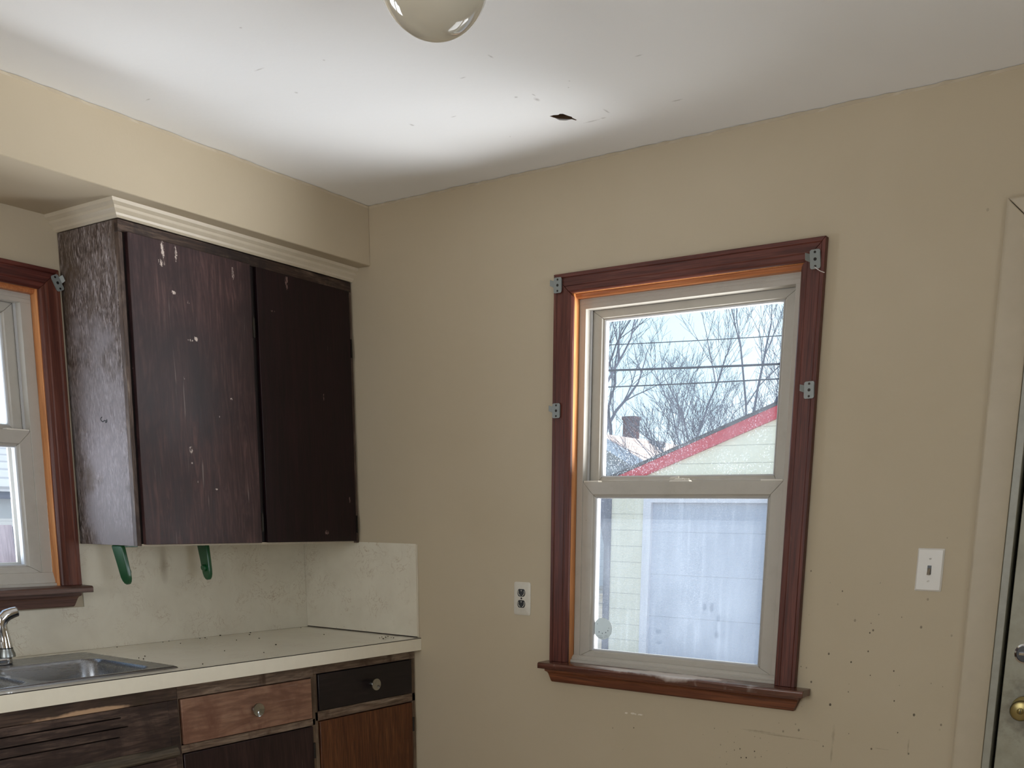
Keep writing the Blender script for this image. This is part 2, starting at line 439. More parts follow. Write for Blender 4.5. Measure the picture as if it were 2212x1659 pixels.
def dirty_glass(name, haze, speck, drip, tint=(0.95, 0.97, 1.0, 1), low=None, band=None, wipes=None):
    t = NT(name)
    tr = t.n('ShaderNodeBsdfTransparent'); tr.inputs[0].default_value = tint
    df = t.n('ShaderNodeBsdfDiffuse'); df.inputs[0].default_value = (0.74, 0.85, 1.0, 1)
    tl = t.n('ShaderNodeBsdfTranslucent'); tl.inputs[0].default_value = (0.74, 0.85, 1.0, 1)
    ad = t.n('ShaderNodeMixShader'); ad.inputs[0].default_value = 0.75
    t.l(df.outputs[0], ad.inputs[1]); t.l(tl.outputs[0], ad.inputs[2])
    f = t.math('ADD', haze, t.math('MULTIPLY', t.math('SUBTRACT', t.noise((7, 7, 3.2), 5, 0.65, 0.6), 0.5), haze * 1.6))
    if wipes:                                      # finger and nose smudges rubbed out of the dust
        f = t.math('MULTIPLY', f, t.math('MULTIPLY_ADD', t.blobs(wipes, wob=0.25, nscale=70.0, soft=0.5), -0.55, 1.0))
    if band:                                       # the dust ends in a straight line near the top
        sb = t.n('ShaderNodeSeparateXYZ'); t.l(t.pos, sb.inputs[0])
        f = t.math('MULTIPLY', f, t.math('MULTIPLY_ADD', t.math('LESS_THAN', sb.outputs[2], band), 0.45, 0.55))
    if drip:
        dr = t.ramp(t.noise((55, 55, 2.4), 3, 0.6, 0.25), [(0.50, 0.0), (0.75, 1.0)])
        f = t.math('ADD', f, t.math('MULTIPLY', dr, drip))
    sp = t.math('MAXIMUM', specks2(t, 95.0, 0.40, 0.17), specks2(t, 210.0, 0.35, 0.30, (3.0, 5.0)))
    sp2 = t.ramp(t.noise((260, 260, 120), 3, 0.7, 1.6), [(0.58, 0.0), (0.66, 1.0)])
    gate = t.ramp(t.noise(4.0, 3, off=(1, 5, 2)), [(0.40, 0.15), (0.65, 1.0)])
    if low:                                        # splashes gather towards the bottom of the pane
        mr = t.n('ShaderNodeMapRange'); sx = t.n('ShaderNodeSeparateXYZ'); t.l(t.pos, sx.inputs[0]); t.l(sx.outputs[2], mr.inputs[0])
        mr.inputs[1].default_value = low[1]; mr.inputs[2].default_value = low[0]; mr.inputs[3].default_value = 0.03; mr.inputs[4].default_value = 1.0
        gate = t.math('MULTIPLY', gate, mr.outputs[0])
    f = t.math('ADD', f, t.math('MULTIPLY', t.math('MULTIPLY', t.math('MAXIMUM', sp, sp2), gate), speck), clamp=True)
    m1 = t.n('ShaderNodeMixShader'); t.l(f, m1.inputs[0]); t.l(tr.outputs[0], m1.inputs[1]); t.l(ad.outputs[0], m1.inputs[2])
    gl = t.n('ShaderNodeBsdfGlossy'); gl.inputs['Roughness'].default_value = 0.02
    fr = t.n('ShaderNodeFresnel'); fr.inputs[0].default_value = 1.45
    m2 = t.n('ShaderNodeMixShader'); t.l(t.math('MULTIPLY', fr.outputs[0], 0.8), m2.inputs[0]); t.l(m1.outputs[0], m2.inputs[1]); t.l(gl.outputs[0], m2.inputs[2])
    t.l(m2.outputs[0], t.out.inputs[0])
    return t.m


M_glass_up = dirty_glass('dusty splashed glass', 0.042, 0.55, 0.0, low=(1.45, 1.72))
M_glass_low = dirty_glass('hazy streaked glass', 0.095, 0.10, 0.045, band=1.3655, wipes=[(tuple(px(u, v, 'y', 0.052)), (a, 0.02, b)) for u, v, a, b in ((1423, 1364, 0.012, 0.010), (1424, 1388, 0.013, 0.008), (1522, 1312, 0.008, 0.015), (1537, 1312, 0.010, 0.018), (1552, 1335, 0.008, 0.014), (1548, 1372, 0.009, 0.014))])
M_glass_w = dirty_glass('dusty glass', 0.05, 0.05, 0.01)
M_glass_plain = dirty_glass('clear glass', 0.05, 0.1, 0.0)


def screen_mat():
    t = NT('grey insect mesh')
    tr = t.n('ShaderNodeBsdfTransparent'); df = t.n('ShaderNodeBsdfDiffuse'); df.inputs[0].default_value = (0.06, 0.065, 0.08, 1)
    tl = t.n('ShaderNodeBsdfTranslucent'); tl.inputs[0].default_value = (0.06, 0.065, 0.08, 1)
    ad = t.n('ShaderNodeMixShader'); ad.inputs[0].default_value = 0.5; t.l(df.outputs[0], ad.inputs[1]); t.l(tl.outputs[0], ad.inputs[2])
    sx = t.n('ShaderNodeSeparateXYZ'); t.l(t.pos, sx.inputs[0])
    f = None
    for ax in (0, 2):
        w = t.math('ABSOLUTE', t.math('SUBTRACT', t.math('FRACT', t.math('MULTIPLY', sx.outputs[ax], 1 / 0.0042)), 0.5))
        w = t.math('GREATER_THAN', w, 0.38)
        f = w if f is None else t.math('MAXIMUM', f, w)
    f = t.math('MULTIPLY_ADD', f, 0.30, 0.07)
    m = t.n('ShaderNodeMixShader'); t.l(f, m.inputs[0]); t.l(tr.outputs[0], m.inputs[1]); t.l(ad.outputs[0], m.inputs[2])
    t.l(m.outputs[0], t.out.inputs[0])
    return t.m


M_screen = screen_mat()


def laminate():
    t = NT('cream marbled laminate')
    base = t.mix(t.ramp(t.noise(9, 5, 0.6, 0.4), [(0.35, 0.0), (0.75, 0.5)]), (0.70, 0.65, 0.53, 1), (0.57, 0.51, 0.40, 1))
    v = t.noise(13, 6, 0.62, 2.2, (3, 1, 4))
    vein = t.ramp(t.math('ABSOLUTE', t.math('SUBTRACT', v, 0.5)), [(0.0, 1.0), (0.012, 0.0)])
    gate = t.ramp(t.noise(7, 3, off=(8, 8, 1)), [(0.46, 0.0), (0.6, 0.75)])
    c = t.mix(t.math('MULTIPLY', vein, gate), base, S(150, 118, 84))
    c = t.mix(t.math('MULTIPLY', specks(t, 70, 0.05, 0.16), 0.5), c, S(110, 90, 62))
    return t, c


_t, _c = laminate()
_st = [(tuple(px(354, 1222, 'x', 0.004)), (0.05, 0.020, 0.075)), (tuple(px(664, 1250, 'x', 0.004)), (0.05, 0.014, 0.12))]
_c = _t.mix(_t.math('MULTIPLY', _t.blobs(_st, wob=0.12, nscale=30.0, soft=0.9), 0.45), _c, S(112, 88, 56))
M_lam = _t.principled(_c, 0.42, spec=0.4)
_t, _c = laminate()
_c = _t.mix(_t.math('MULTIPLY', _t.ramp(_t.noise((5, 5, 5), 4, 0.6), [(0.52, 0.0), (0.8, 0.6)]), 0.4), _c, (0.52, 0.47, 0.38, 1))
M_counter = _t.principled(_t.mix(0.35, _c, (0.90, 0.87, 0.79, 1)), 0.24, spec=0.6, coat=0.4)
M_edge = plain('cream laminate edge', (0.86, 0.80, 0.66, 1), 0.35, var=0.12, vs=30)
M_seam = plain('dark glue line', S(40, 28, 20), 0.7, var=0.1)

DOORX = 0.325
_dm = [(349, 568, .012, .010), (351, 540, .006, .028), (379, 545, .005, .022), (375, 632, .008, .005), (407, 653, .004, .005), (411, 735, .010, .004), (424, 732, .008, .007), (412, 973, .007, .012), (503, 592, .004, .020), (398, 815, .003, .006), (474, 900, .003, .003), (500, 862, .005, .004), (428, 1040, .002, .004), (468, 1057, .006, .003), (415, 1000, .003, .003)]
marks1 = [(tuple(px(u, v, 'x', DOORX)), (0.05, a, b)) for u, v, a, b in _dm]
_dm = [(708, 752, .002, .010), (755, 640, .002, .010), (590, 672, .010, .003), (756, 1080, .004, .012), (707, 1150, .010, .008), (620, 610, .007, .022), (700, 858, .003, .012)]
marks2 = [(tuple(px(u, v, 'x', DOORX)), (0.05, a, b)) for u, v, a, b in _dm]
M_door_l = wood('dark stained veneer', S(36, 20, 21), S(66, 43, 43), S(104, 76, 72), 'z', 34, 9, 0.44, 0.8, dist=2.4, scratch=0.22, mark_col=S(205, 190, 180), marks=marks1, bump=0.3, blot=S(34, 20, 24), blot_s=4, spec=0.45, pore=0.35)
M_door_r = wood('near black stained veneer', S(16, 6, 8), S(28, 11, 14), S(40, 18, 21), 'z', 42, 13, 0.42, 0.7, dist=1.4, scratch=0.10, mark_col=S(120, 96, 92), marks=marks2, bump=0.2, spec=0.3, off=(4, 4, 4), pore=0.3)
M_side = wood('grey weathered veneer', S(66, 52, 44), S(124, 110, 104), S(174, 164, 163), 'z', 95, 4.5, 0.6, 0.42, dist=1.6, bump=0.45, pore=0.95,
              blot=S(84, 68, 54), blot_s=6, blot_lo=0.5, blot_hi=0.68, scratch=0.5, mark_col=S(70, 54, 42),
              pale_amt=0.62, pale=[((0.18, -0.95, 1.62), (0.22, 0.2, 0.34)), ((0.2, -0.96, 1.38), (0.25, 0.2, 0.22))], pale_col=S(142, 135, 138))
M_uframe = wood('dirty dark frame', S(30, 20, 16), S(66, 48, 38), S(126, 106, 90), 'y', 50, 8, 0.55, 0.7, bump=0.3, blot=S(24, 14, 14), blot_s=9, scratch=0.5, mark_col=S(150, 132, 110))
M_ustile = wood('scuffed brown stile', S(52, 38, 30), S(96, 78, 66), S(150, 134, 120), 'z', 60, 9, 0.55, 0.7, bump=0.3, blot=S(50, 34, 28), blot_s=14)
M_shadow_stile = wood('shadow dark stile', S(14, 8, 8), S(24, 14, 12), S(40, 26, 20), 'z', 50, 10, 0.5, 0.6)  # stile behind the doors, coloured near black for the recess shade
M_cream_edge = plain('chipped cream edge', (0.58, 0.50, 0.38, 1), 0.6, var=0.35, vs=90, bump=0.2)
M_bframe = wood('scraped cabinet frame', S(66, 48, 38), S(118, 98, 82), S(164, 146, 128), 'y', 40, 8, 0.6, 0.8, bump=0.4, blot=S(70, 50, 38), blot_s=9, blot_lo=0.52, blot_hi=0.66, scratch=0.6, mark_col=S(182, 168, 152))
M_bframe_v = wood('scraped cabinet stile', S(62, 44, 33), S(108, 88, 70), S(142, 124, 104), 'z', 40, 10, 0.6, 0.8, bump=0.4, blot=S(66, 50, 36), blot_s=9, scratch=0.6, mark_col=S(182, 168, 152))
M_drawer_brown = wood('light brown stripped drawer', S(104, 70, 54), S(142, 106, 86), S(168, 134, 112), 'y', 22, 6, 0.55, 0.9, dist=2.2, bump=0.25, blot=S(112, 76, 60), blot_s=10, scratch=0.35, mark_col=S(190, 176, 166), pore=0.35)
M_drawer_black = wood('black stained drawer', S(14, 9, 10), S(26, 18, 20), S(44, 33, 35), 'y', 40, 10, 0.40, 0.7, bump=0.15, scratch=0.35, mark_col=S(120, 110, 108), pore=0.2)
M_bdoor_brown = wood('rich brown veneer door', S(56, 26, 12), S(98, 56, 30), S(134, 88, 52), 'z', 55, 12, 0.45, 0.95, dist=1.6, bump=0.2)
M_bdoor_dark = wood('dark purple brown door', S(24, 12, 12), S(44, 26, 26), S(66, 44, 42), 'z', 45, 12, 0.45, 0.8, bump=0.2, scratch=0.4, mark_col=S(120, 96, 84))
M_sinkfront = wood('weathered dark sink front', S(30, 20, 16), S(66, 49, 42), S(112, 92, 80), 'y', 36, 7, 0.6, 0.7, bump=0.6, blot=S(40, 26, 22), blot_s=8, scratch=0.7, mark_col=S(150, 130, 112))
_pl = [(tuple(px(u, v, 'x', 0.59)), (0.05, a, b)) for u, v, a, b in ((150, 1550, 0.16, 0.012), (210, 1536, 0.12, 0.008), (90, 1563, 0.12, 0.010), (40, 1574, 0.1, 0.006))]
M_sinkrail = wood('peeling sink rail', S(40, 28, 22), S(74, 56, 46), S(104, 84, 70), 'y', 36, 9, 0.6, 0.8, bump=0.6, blot=S(60, 48, 32), blot_s=8, pale=_pl, pale_col=S(196, 160, 126), scratch=0.5, mark_col=S(160, 140, 116))
M_sinkmould = wood('grey worn moulding', S(40, 34, 28), S(78, 68, 56), S(112, 100, 84), 'y', 40, 10, 0.6, 0.8, bump=0.5, scratch=0.6, mark_col=S(180, 160, 140))
M_inside = plain('cabinet inside', S(70, 50, 36), 0.7, var=0.2)

M_green = plain('green plastic', S(22, 78, 44), 0.28, var=0.05, coat=0.2)


def metal(name, col, rough, aniso=None):
    t = NT(name)
    if aniso:
        sc = [30, 30, 30]; sc['xyz'.index(aniso)] = 1.2
        b = t.noise((sc[0] * 12, sc[1] * 12, sc[2] * 12), 3)
        return t.principled(col, t.math('MULTIPLY_ADD', b, 0.22, rough - 0.08), 1.0, bump=b, bstr=0.05, bdist=0.0005)
    return t.principled(t.mix(t.ramp(t.noise(60, 4), [(0.5, 0.0), (0.8, 0.5)]), col, (col[0] * 0.5, col[1] * 0.5, col[2] * 0.5, 1)), rough, 1.0)


M_steel = metal('brushed stainless steel', (0.30, 0.31, 0.33, 1), 0.26, 'y')
M_chrome = metal('chrome', (0.72, 0.72, 0.73, 1), 0.08)
M_zinc = NT('dull zinc').principled((0.27, 0.29, 0.28, 1), 0.48, 0.45)
M_brass = metal('tarnished brass', (0.24, 0.19, 0.08, 1), 0.3)
M_knob = metal('dull chrome knob', (0.42, 0.42, 0.40, 1), 0.14)
M_hinge = metal('blackened hinge', (0.05, 0.045, 0.04, 1), 0.45)
M_black = plain('black plastic', (0.010, 0.010, 0.010, 1), 0.3, var=0)
M_white = plain('white plastic', (0.72, 0.69, 0.64, 1), 0.35, var=0.05, vs=30)
M_plate = plain('painted over plate', (0.66, 0.62, 0.53, 1), 0.4, var=0.18, vs=60)
M_toggle = plain('grey brown toggle', S(128, 116, 100), 0.35)
M_thread = plain('white thread', (0.75, 0.70, 0.66, 1), 0.8)
M_crumb = plain('brown crumbs', S(44, 30, 20), 0.9, var=0.3, vs=200)
M_ink = plain('black ink', (0.008, 0.007, 0.008, 1), 0.6, var=0)


def sticker_mat():
    t = NT('clear white sticker')
    tl = t.n('ShaderNodeBsdfTranslucent'); tl.inputs[0].default_value = (0.55, 0.58, 0.58, 1)
    df = t.n('ShaderNodeBsdfDiffuse'); df.inputs[0].default_value = (0.7, 0.72, 0.7, 1)
    m = t.n('ShaderNodeMixShader'); m.inputs[0].default_value = 0.75; t.l(df.outputs[0], m.inputs[1]); t.l(tl.outputs[0], m.inputs[2])
    t.l(m.outputs[0], t.out.inputs[0]); return t.m


M_sticker = sticker_mat()


def door_paint():
    t = NT('grubby grey green door paint')
    c = t.mix(t.ramp(t.noise(14, 5, 0.65), [(0.45, 0.0), (0.8, 0.7)]), (0.34, 0.325, 0.25, 1), (0.22, 0.20, 0.14, 1))
    c = t.mix(t.math('MULTIPLY', specks(t, 60, 0.18, 0.2), 0.75), c, S(60, 50, 36))
    knob = tuple(px(2203, 1535, 'y', 0.0))
    c = t.mix(t.math('MULTIPLY', t.blob(knob, (0.06, 0.2, 0.09), wob=0.5, nscale=40.0, soft=0.7), 0.45), c, S(62, 46, 32))
    return t.principled(c, 0.4, spec=0.35)


M_door = door_paint()
M_jambpaint = plain('dirty grey green jamb paint', (0.36, 0.35, 0.29, 1), 0.4, var=0.4, vs=40)


def globe_mat():
    t = NT('ivory glass globe')
    return t.principled((0.47, 0.43, 0.34, 1), 0.05, spec=0.6, coat=0.6)


M_globe = globe_mat()

# ------------------------------------------------------------------ the room shell
H = 2.429; WT = 0.15; RX = 4.2; RY = -4.4
ZB = 2.2342; BD = 0.4104                       # soffit underside and depth


def wall_boxes(m, axis, w0, w1, a0, a1, z0, z1, holes):
    """wall with rectangular openings; axis is the thickness axis"""
    A = sorted({a0, a1, *[h[0] for h in holes], *[h[1] for h in holes]}); Z = sorted({z0, z1, *[h[2] for h in holes], *[h[3] for h in holes]})
    pts = {}; vs = []; fs = []
    def vid(a, z, w):
        k = (round(a, 5), round(z, 5), w)
        if k not in pts:
            pts[k] = len(vs); vs.append((w, a, z) if axis == 'x' else (a, w, z))
        return pts[k]
    def solid(i, j):
        if i < 0 or j < 0 or i >= len(A) - 1 or j >= len(Z) - 1: return False
        ca, cz = (A[i] + A[i + 1]) / 2, (Z[j] + Z[j + 1]) / 2
        return not any(h[0] < ca < h[1] and h[2] < cz < h[3] for h in holes)
    for i in range(len(A) - 1):
        for j in range(len(Z) - 1):
            if not solid(i, j): continue
            q = [(A[i], Z[j]), (A[i + 1], Z[j]), (A[i + 1], Z[j + 1]), (A[i], Z[j + 1])]
            for w in (w0, w1): fs.append(tuple(vid(a, z, w) for a, z in q))
            for e, (di, dj) in enumerate(((0, -1), (1, 0), (0, 1), (-1, 0))):
                if not solid(i + di, j + dj):
                    p, r = q[e], q[(e + 1) % 4]
                    fs.append((vid(*p, w0), vid(*r, w0), vid(*r, w1), vid(*p, w1)))
    m.add(vs, fs); return m


WIN = (1.2748, 2.0582, 0.8650, 2.0682)             # opening of the window in the wall facing the camera: x0 x1 z0 z1
WSINK = (-1.786, -1.0245, 1.122, 2.02)         # opening over the sink: y0 y1 z0 z1
DOORO = (2.635, 3.50, 0.0, 2.072)
wall_boxes(MB(), 'y', 0.0, WT, 0.0, RX + WT, 0.0, H, [WIN, DOORO]).build('wall_back', M_wall_back, kind='structure')
wall_boxes(MB(), 'x', -WT, 0.0, RY - WT, WT, 0.0, H, [(WSINK[0] - 0.02, WSINK[1] + 0.02, WSINK[2], WSINK[3])]).build('wall_left', M_wall, kind='structure')
SIDEW = (-2.95, -1.45, 0.875, 2.125); REARW = (1.25, 2.55, 0.9, 2.1)
wall_boxes(MB(), 'x', RX, RX + WT, RY - WT, 0.0, 0.0, H, [SIDEW]).build('wall_right', M_wall, kind='structure')
wall_boxes(MB(), 'y', RY - WT, RY, 0.0, RX, 0.0, H, [REARW]).build('wall_front', M_wall, kind='structure')
MB().box(-WT, RX + WT, RY - WT, WT, -0.15, 0.0).build('floor', M_floor, kind='structure')

# ceiling with the torn hole
hole_px = [(1187, 251), (1196, 248.6), (1206, 248.2), (1209, 246), (1216, 245.8), (1226, 249.6), (1235, 252.4), (1236.5, 254.6), (1246, 259), (1244, 260), (1235, 257.4), (1222, 257.2), (1208, 256.6), (1196, 254)]
hole = [px(u, v, 'z', H) for u, v in hole_px]
bmc = bmesh.new()
outer = [bmc.verts.new(p) for p in ((-WT, RY - WT, H), (RX + WT, RY - WT, H), (RX + WT, WT, H), (-WT, WT, H))]
inner = [bmc.verts.new(p) for p in hole]
oe = [bmc.edges.new((outer[i], outer[(i + 1) % 4])) for i in range(4)]
ie = [bmc.edges.new((inner[i], inner[(i + 1) % len(inner)])) for i in range(len(inner))]
bmesh.ops.triangle_fill(bmc, use_beauty=True, use_dissolve=False, edges=oe + ie)
# drop any triangle that fills the hole
hc = sum((Vector(p) for p in hole), Vector()) / len(hole)
up = [bmc.verts.new((p.x, p.y, H + 0.012)) for p in hole]
for i in range(len(hole)):
    j = (i + 1) % len(hole); bmc.faces.new((inner[i], inner[j], up[j], up[i])).material_index = 1
def inside(pt, poly):
    c = False; n = len(poly)
    for i in range(n):
        a, b = poly[i], poly[(i + 1) % n]
        if (a.y > pt.y) != (b.y > pt.y) and pt.x < (b.x - a.x) * (pt.y - a.y) / (b.y - a.y) + a.x: c = not c
    return c
kill = [f for f in bmc.faces if all(abs(v.co.z - H) < 1e-6 for v in f.verts) and inside(f.calc_center_median(), hole)]
bmesh.ops.delete(bmc, geom=kill, context='FACES_ONLY')
for f in bmc.faces:
    if f.normal.z > 0.5 and all(abs(v.co.z - H) < 1e-6 for v in f.verts): f.normal_flip()
mec = bpy.data.meshes.new('ceiling'); bmc.to_mesh(mec); bmc.free(); mec.materials.append(M_ceil); mec.materials.append(M_lath)
oc = bpy.data.objects.new('ceiling', mec); C.objects.link(oc); oc['kind'] = 'structure'; ORI['ceiling'] = Vector((0, 0, 0))
MB().box(-WT, RX + WT, RY - WT, WT, H + 0.012, H + 0.20).build('ceiling_board', M_lath, parent=oc)
# loose lip of paper hanging under the tear
lip = [hole[k] for k in (13, 12, 11, 10)]
m = MB(); low = [p + Vector((0.004, -0.004, -0.002 - 0.004 * math.sin(math.pi * k / 3))) for k, p in enumerate(lip)]
m.add([*lip, *low], [(k, k + 1, 5 + k, 4 + k) for k in range(3)]); m.build('paint_flap', M_ceil, parent=oc)

# boxed soffit over the wall cabinets
MB().box(0.0, BD, RY, 0.0, ZB, H).build('soffit', M_wall, kind='structure', bevel=0.003)


# ragged line of wall paint lapping on to the ceiling
def lap(m, p, q, nrm, n=60, w=0.010):
    p, q = Vector(p), Vector(q); nrm = Vector(nrm); vs = []; fs = []
    for i in range(n + 1):
        c = p.lerp(q, i / n); ww = w * (0.55 + 0.9 * random.random())
        vs += [c + Vector((0, 0, -0.0012)), c + nrm * ww + Vector((0, 0, -0.0012)), c + Vector((0, 0, -0.006))]
    for i in range(n):
        a = i * 3; fs += [(a, a + 3, a + 4, a + 1), (a + 2, a + 5, a + 4, a + 1)]
    m.add(vs, fs)


m = MB(); lap(m, (BD, 0, H), (RX, 0, H), (0, -1, 0), 160); lap(m, (BD, 0, H), (BD, -2.6, H), (1, 0, 0), 110, 0.008)
m.build('trim_1', M_creamtrim, kind='structure')


# ------------------------------------------------------------------ windows
def make_window(name, M, prm, mats, warp=None):
    """double-hung window; M(s, d, z) maps along-wall, depth outwards, height to the world"""
    so0, so1, ztop, cw, zst = prm['outer']                       # casing outer edges, head, casing width, stool top
    root = thing(name, prm['label'], None, M(*prm['origin']), kind='structure')
    A, Bm = prm['open'], mats
    j0, j1, jb, jt = A
    cp = [(0, 0), (0, -0.020), (0.011, -0.020), (0.013, -0.017), (cw * 0.70, -0.0175), (cw * 0.72, -0.0155), (cw * 0.92, -0.0150), (cw * 0.95, -0.013), (cw, -0.009), (cw, 0)]
    m = MB(); m.mitred(M, so0, so1, zst, ztop, cp, 'LR'); m.build('casing', mats['casing'], root, warp=warp, bevel=0.0012)
    hw = prm.get('head_w', cw); cph = [(t if t < cw * 0.5 else t - cw + hw, d) for t, d in cp]
    m = MB(); m.mitred(M, so0, so1, zst, ztop, cph, 'T'); m.build('head_casing', mats['head'], root, warp=warp, bevel=0.0012)
    # jamb liner with a stop bead
    m = MB(); m.mitred(M, j0 - 0.012, j1 + 0.012, zst - 0.01, jt + 0.012, [(0, -0.001), (0.012, -0.001), (0.012, 0.034), (0, 0.034)], 'LRT')
    m.build('jamb', mats['jamb'], root, warp=warp, bevel=0.001)
    m = MB(); zb = jt - 0.013; m.prism([(0.010, jt - 0.0002), (0.010, zb + 0.006), (0.014, zb + 0.001), (0.020, zb), (0.0335, zb), (0.0335, jt - 0.0002)], lambda d, z, s: M(s, d, z), j0 + 0.0004, j1 - 0.0004); m.build('head_stop', mats['jamb_h'], root, warp=warp, smooth=True)
    # vinyl master frame
    f0, f1, fb, ft = prm['sash'][0], prm['sash'][1], prm['sash'][2], prm['headz']
    fd = 0.036
    m = MB()
    wL = f0 - j0; wR = j1 - f1; wT = jt - ft
    for (a, b, c, d_) in ((j0, f0, zst - 0.005, jt), (f1, j1, zst - 0.005, jt)):
        m.hexa([M(a, 0.034, c), M(b, 0.034, c), M(b, 0.034, d_), M(a, 0.034, d_)], [M(a, 0.07, c), M(b, 0.07, c), M(b, 0.07, d_), M(a, 0.07, d_)])
    m.hexa([M(j0 + .0004, 0.0336, ft), M(j1 - .0004, 0.0336, ft), M(j1 - .0004, 0.0336, jt - .0004), M(j0 + .0004, 0.0336, jt - .0004)], [M(j0 + .0004, 0.07, ft), M(j1 - .0004, 0.07, ft), M(j1 - .0004, 0.07, jt - .0004), M(j0 + .0004, 0.07, jt - .0004)])
    for zz in (ft + (jt - ft) * 0.28, ft + (jt - ft) * 0.5):
        m.hexa([M(j0, 0.0325, zz), M(j1, 0.0325, zz), M(j1, 0.0325, zz + 0.004), M(j0, 0.0325, zz + 0.004)], [M(j0, 0.0345, zz), M(j1, 0.0345, zz), M(j1, 0.0345, zz + 0.004), M(j0, 0.0345, zz + 0.004)])
    # sloping vinyl sill with two steps
    prof = [(0.012, zst - 0.004), (0.012, zst + 0.008), (0.020, zst + 0.009), (0.020, zst + 0.015), (0.030, fb + 0.002), (0.13, fb + 0.004), (0.13, zst - 0.004)]
    m.prism(prof, lambda d, z, s: M(s, d, z), j0, j1)
    m.build('frame', mats['vinyl'], root, warp=warp, bevel=0.0012)
    m = MB()
    for (a, b, c, d_) in ((j0, f0, zst, jt), (f1, j1, zst, jt), (f0, f1, ft, jt)):
        m.hexa([M(a, 0.0702, c), M(b, 0.0702, c), M(b, 0.0702, d_), M(a, 0.0702, d_)], [M(a, 0.135, c), M(b, 0.135, c), M(b, 0.135, d_), M(a, 0.135, d_)])
    m.build('darkened_outer_frame', mats['dark_outer'], root, warp=warp)  # outer part of the master frame, coloured dark against the lamp's overexposed strip
    # balance channels (the grooves each side of the upper sash)
    m = MB()
    for (a, b) in ((f0, f0 + 0.006), (f1 - 0.006, f1)):
        m.hexa([M(a, 0.062, prm['meet'] - 0.01), M(b, 0.062, prm['meet'] - 0.01), M(b, 0.062, ft), M(a, 0.062, ft)], [M(a, 0.068, prm['meet'] - 0.01), M(b, 0.068, prm['meet'] - 0.01), M(b, 0.068, ft), M(a, 0.068, ft)])
    m.build('balance_channel', mats['white'], root, warp=warp)

    def sash(nm, d0, s0, s1, z0, z1, g, glassmat):
        gs0, gs1, gz0, gz1 = g
        wl, wb, wt = gs0 - s0, gz0 - z0, z1 - gz1
        # four mitred rails of their own widths
        mm = MB(); gp = 0.0005
        D = lambda t, w: d0 + (0.0 if t < w * 0.80 else (0.004 if t < w * 0.92 else 0.009))
        def rail(o1, o2, i1, i2):
            fr = []
            steps = (0.0, 0.80, 0.86, 1.0); dep = (0.0, 0.0, 0.005, 0.008)
            pts = []
            for st, dp in zip(steps, dep):
                p = Vector(o1).lerp(Vector(i1), st); q = Vector(o2).lerp(Vector(i2), st)
                dr = (q - p).normalized() * gp
                pts.append((p + dr, q - dr, d0 + dp))
            n = len(pts); va = [M(p[0], d, p[1]) for p, q, d in pts] + [M(pts[-1][0][0], d0 + 0.03, pts[-1][0][1]), M(pts[0][0][0], d0 + 0.03, pts[0][0][1])]
            vb = [M(q[0], d, q[1]) for p, q, d in pts] + [M(pts[-1][1][0], d0 + 0.03, pts[-1][1][1]), M(pts[0][1][0], d0 + 0.03, pts[0][1][1])]
            mm.hexa(va, vb)
        O = [(s0, z0), (s1, z0), (s1, z1), (s0, z1)]; I = [(gs0, gz0), (gs1, gz0), (gs1, gz1), (gs0, gz1)]
        for k in range(4): rail(O[k], O[(k + 1) % 4], I[k], I[(k + 1) % 4])
        so_ = mm.build(nm, mats['vinyl'], root, warp=warp, bevel=0.0008)
        # grey-white glazing bead, then the pane
        gb = MB(); gb.mitred(M, gs0 - 0.001, gs1 + 0.001, gz0 - 0.001, gz1 + 0.001, [(0, d0 + 0.006), (0.004, d0 + 0.009), (0.004, d0 + 0.028), (0, d0 + 0.028)], 'LRTB', 0)
        gb.build('glazing_bead', mats['white'], so_, warp=warp)
        p = MB(); p.hexa([M(gs0, d0 + 0.016, gz0), M(gs1, d0 + 0.016, gz0), M(gs1, d0 + 0.016, gz1), M(gs0, d0 + 0.016, gz1)][:4], [M(gs0, d0 + 0.0164, gz0), M(gs1, d0 + 0.0164, gz0), M(gs1, d0 + 0.0164, gz1), M(gs0, d0 + 0.0164, gz1)])
        p.v = p.v[:4]; p.f = [(0, 1, 2, 3)]
        p.build('glass', glassmat, so_, warp=warp)
        return so_
    s0, s1, z0, z1 = prm['sash']
    low = sash('lower_sash', fd, s0, s1, z0, prm['meet'], prm['glass_low'], mats['glow'])
    upp = sash('upper_sash', 0.072, s0 + 0.004, s1 - 0.004, prm['meet'] - 0.045, ft, prm['glass_up'], mats['gup'])
    # added dark strips that paint the shaded gaps between sashes and frame
    for a, b, d0, d1, c, e in ((s0 - 0.0022, s0 - 0.0002, fd - 0.0012, fd + 0.002, z0, prm['meet']), (s1 + 0.0002, s1 + 0.0022, fd - 0.0012, fd + 0.002, z0, prm['meet']),
                               (s0 + 0.0016, s0 + 0.0040, 0.0705, 0.074, prm['meet'], ft), (s1 - 0.0040, s1 - 0.0016, 0.0705, 0.074, prm['meet'], ft)):
        ws = MB(); ws.hexa([M(a, d0, c), M(b, d0, c), M(b, d0, e), M(a, d0, e)], [M(a, d1, c), M(b, d1, c), M(b, d1, e), M(a, d1, e)]); ws.build('dark_gap_strip', mats['dark'], root, warp=warp)
    # meeting-rail hardware
    mid = prm['lock']; zt = prm['meet']
    lk = MB(); lk.hexa([M(mid - 0.038, 0.046, zt), M(mid + 0.036, 0.046, zt), M(mid + 0.03, 0.046, zt + 0.006), M(mid - 0.032, 0.046, zt + 0.006)], [M(mid - 0.038, 0.066, zt), M(mid + 0.036, 0.066, zt), M(mid + 0.03, 0.066, zt + 0.006), M(mid - 0.032, 0.066, zt + 0.006)])
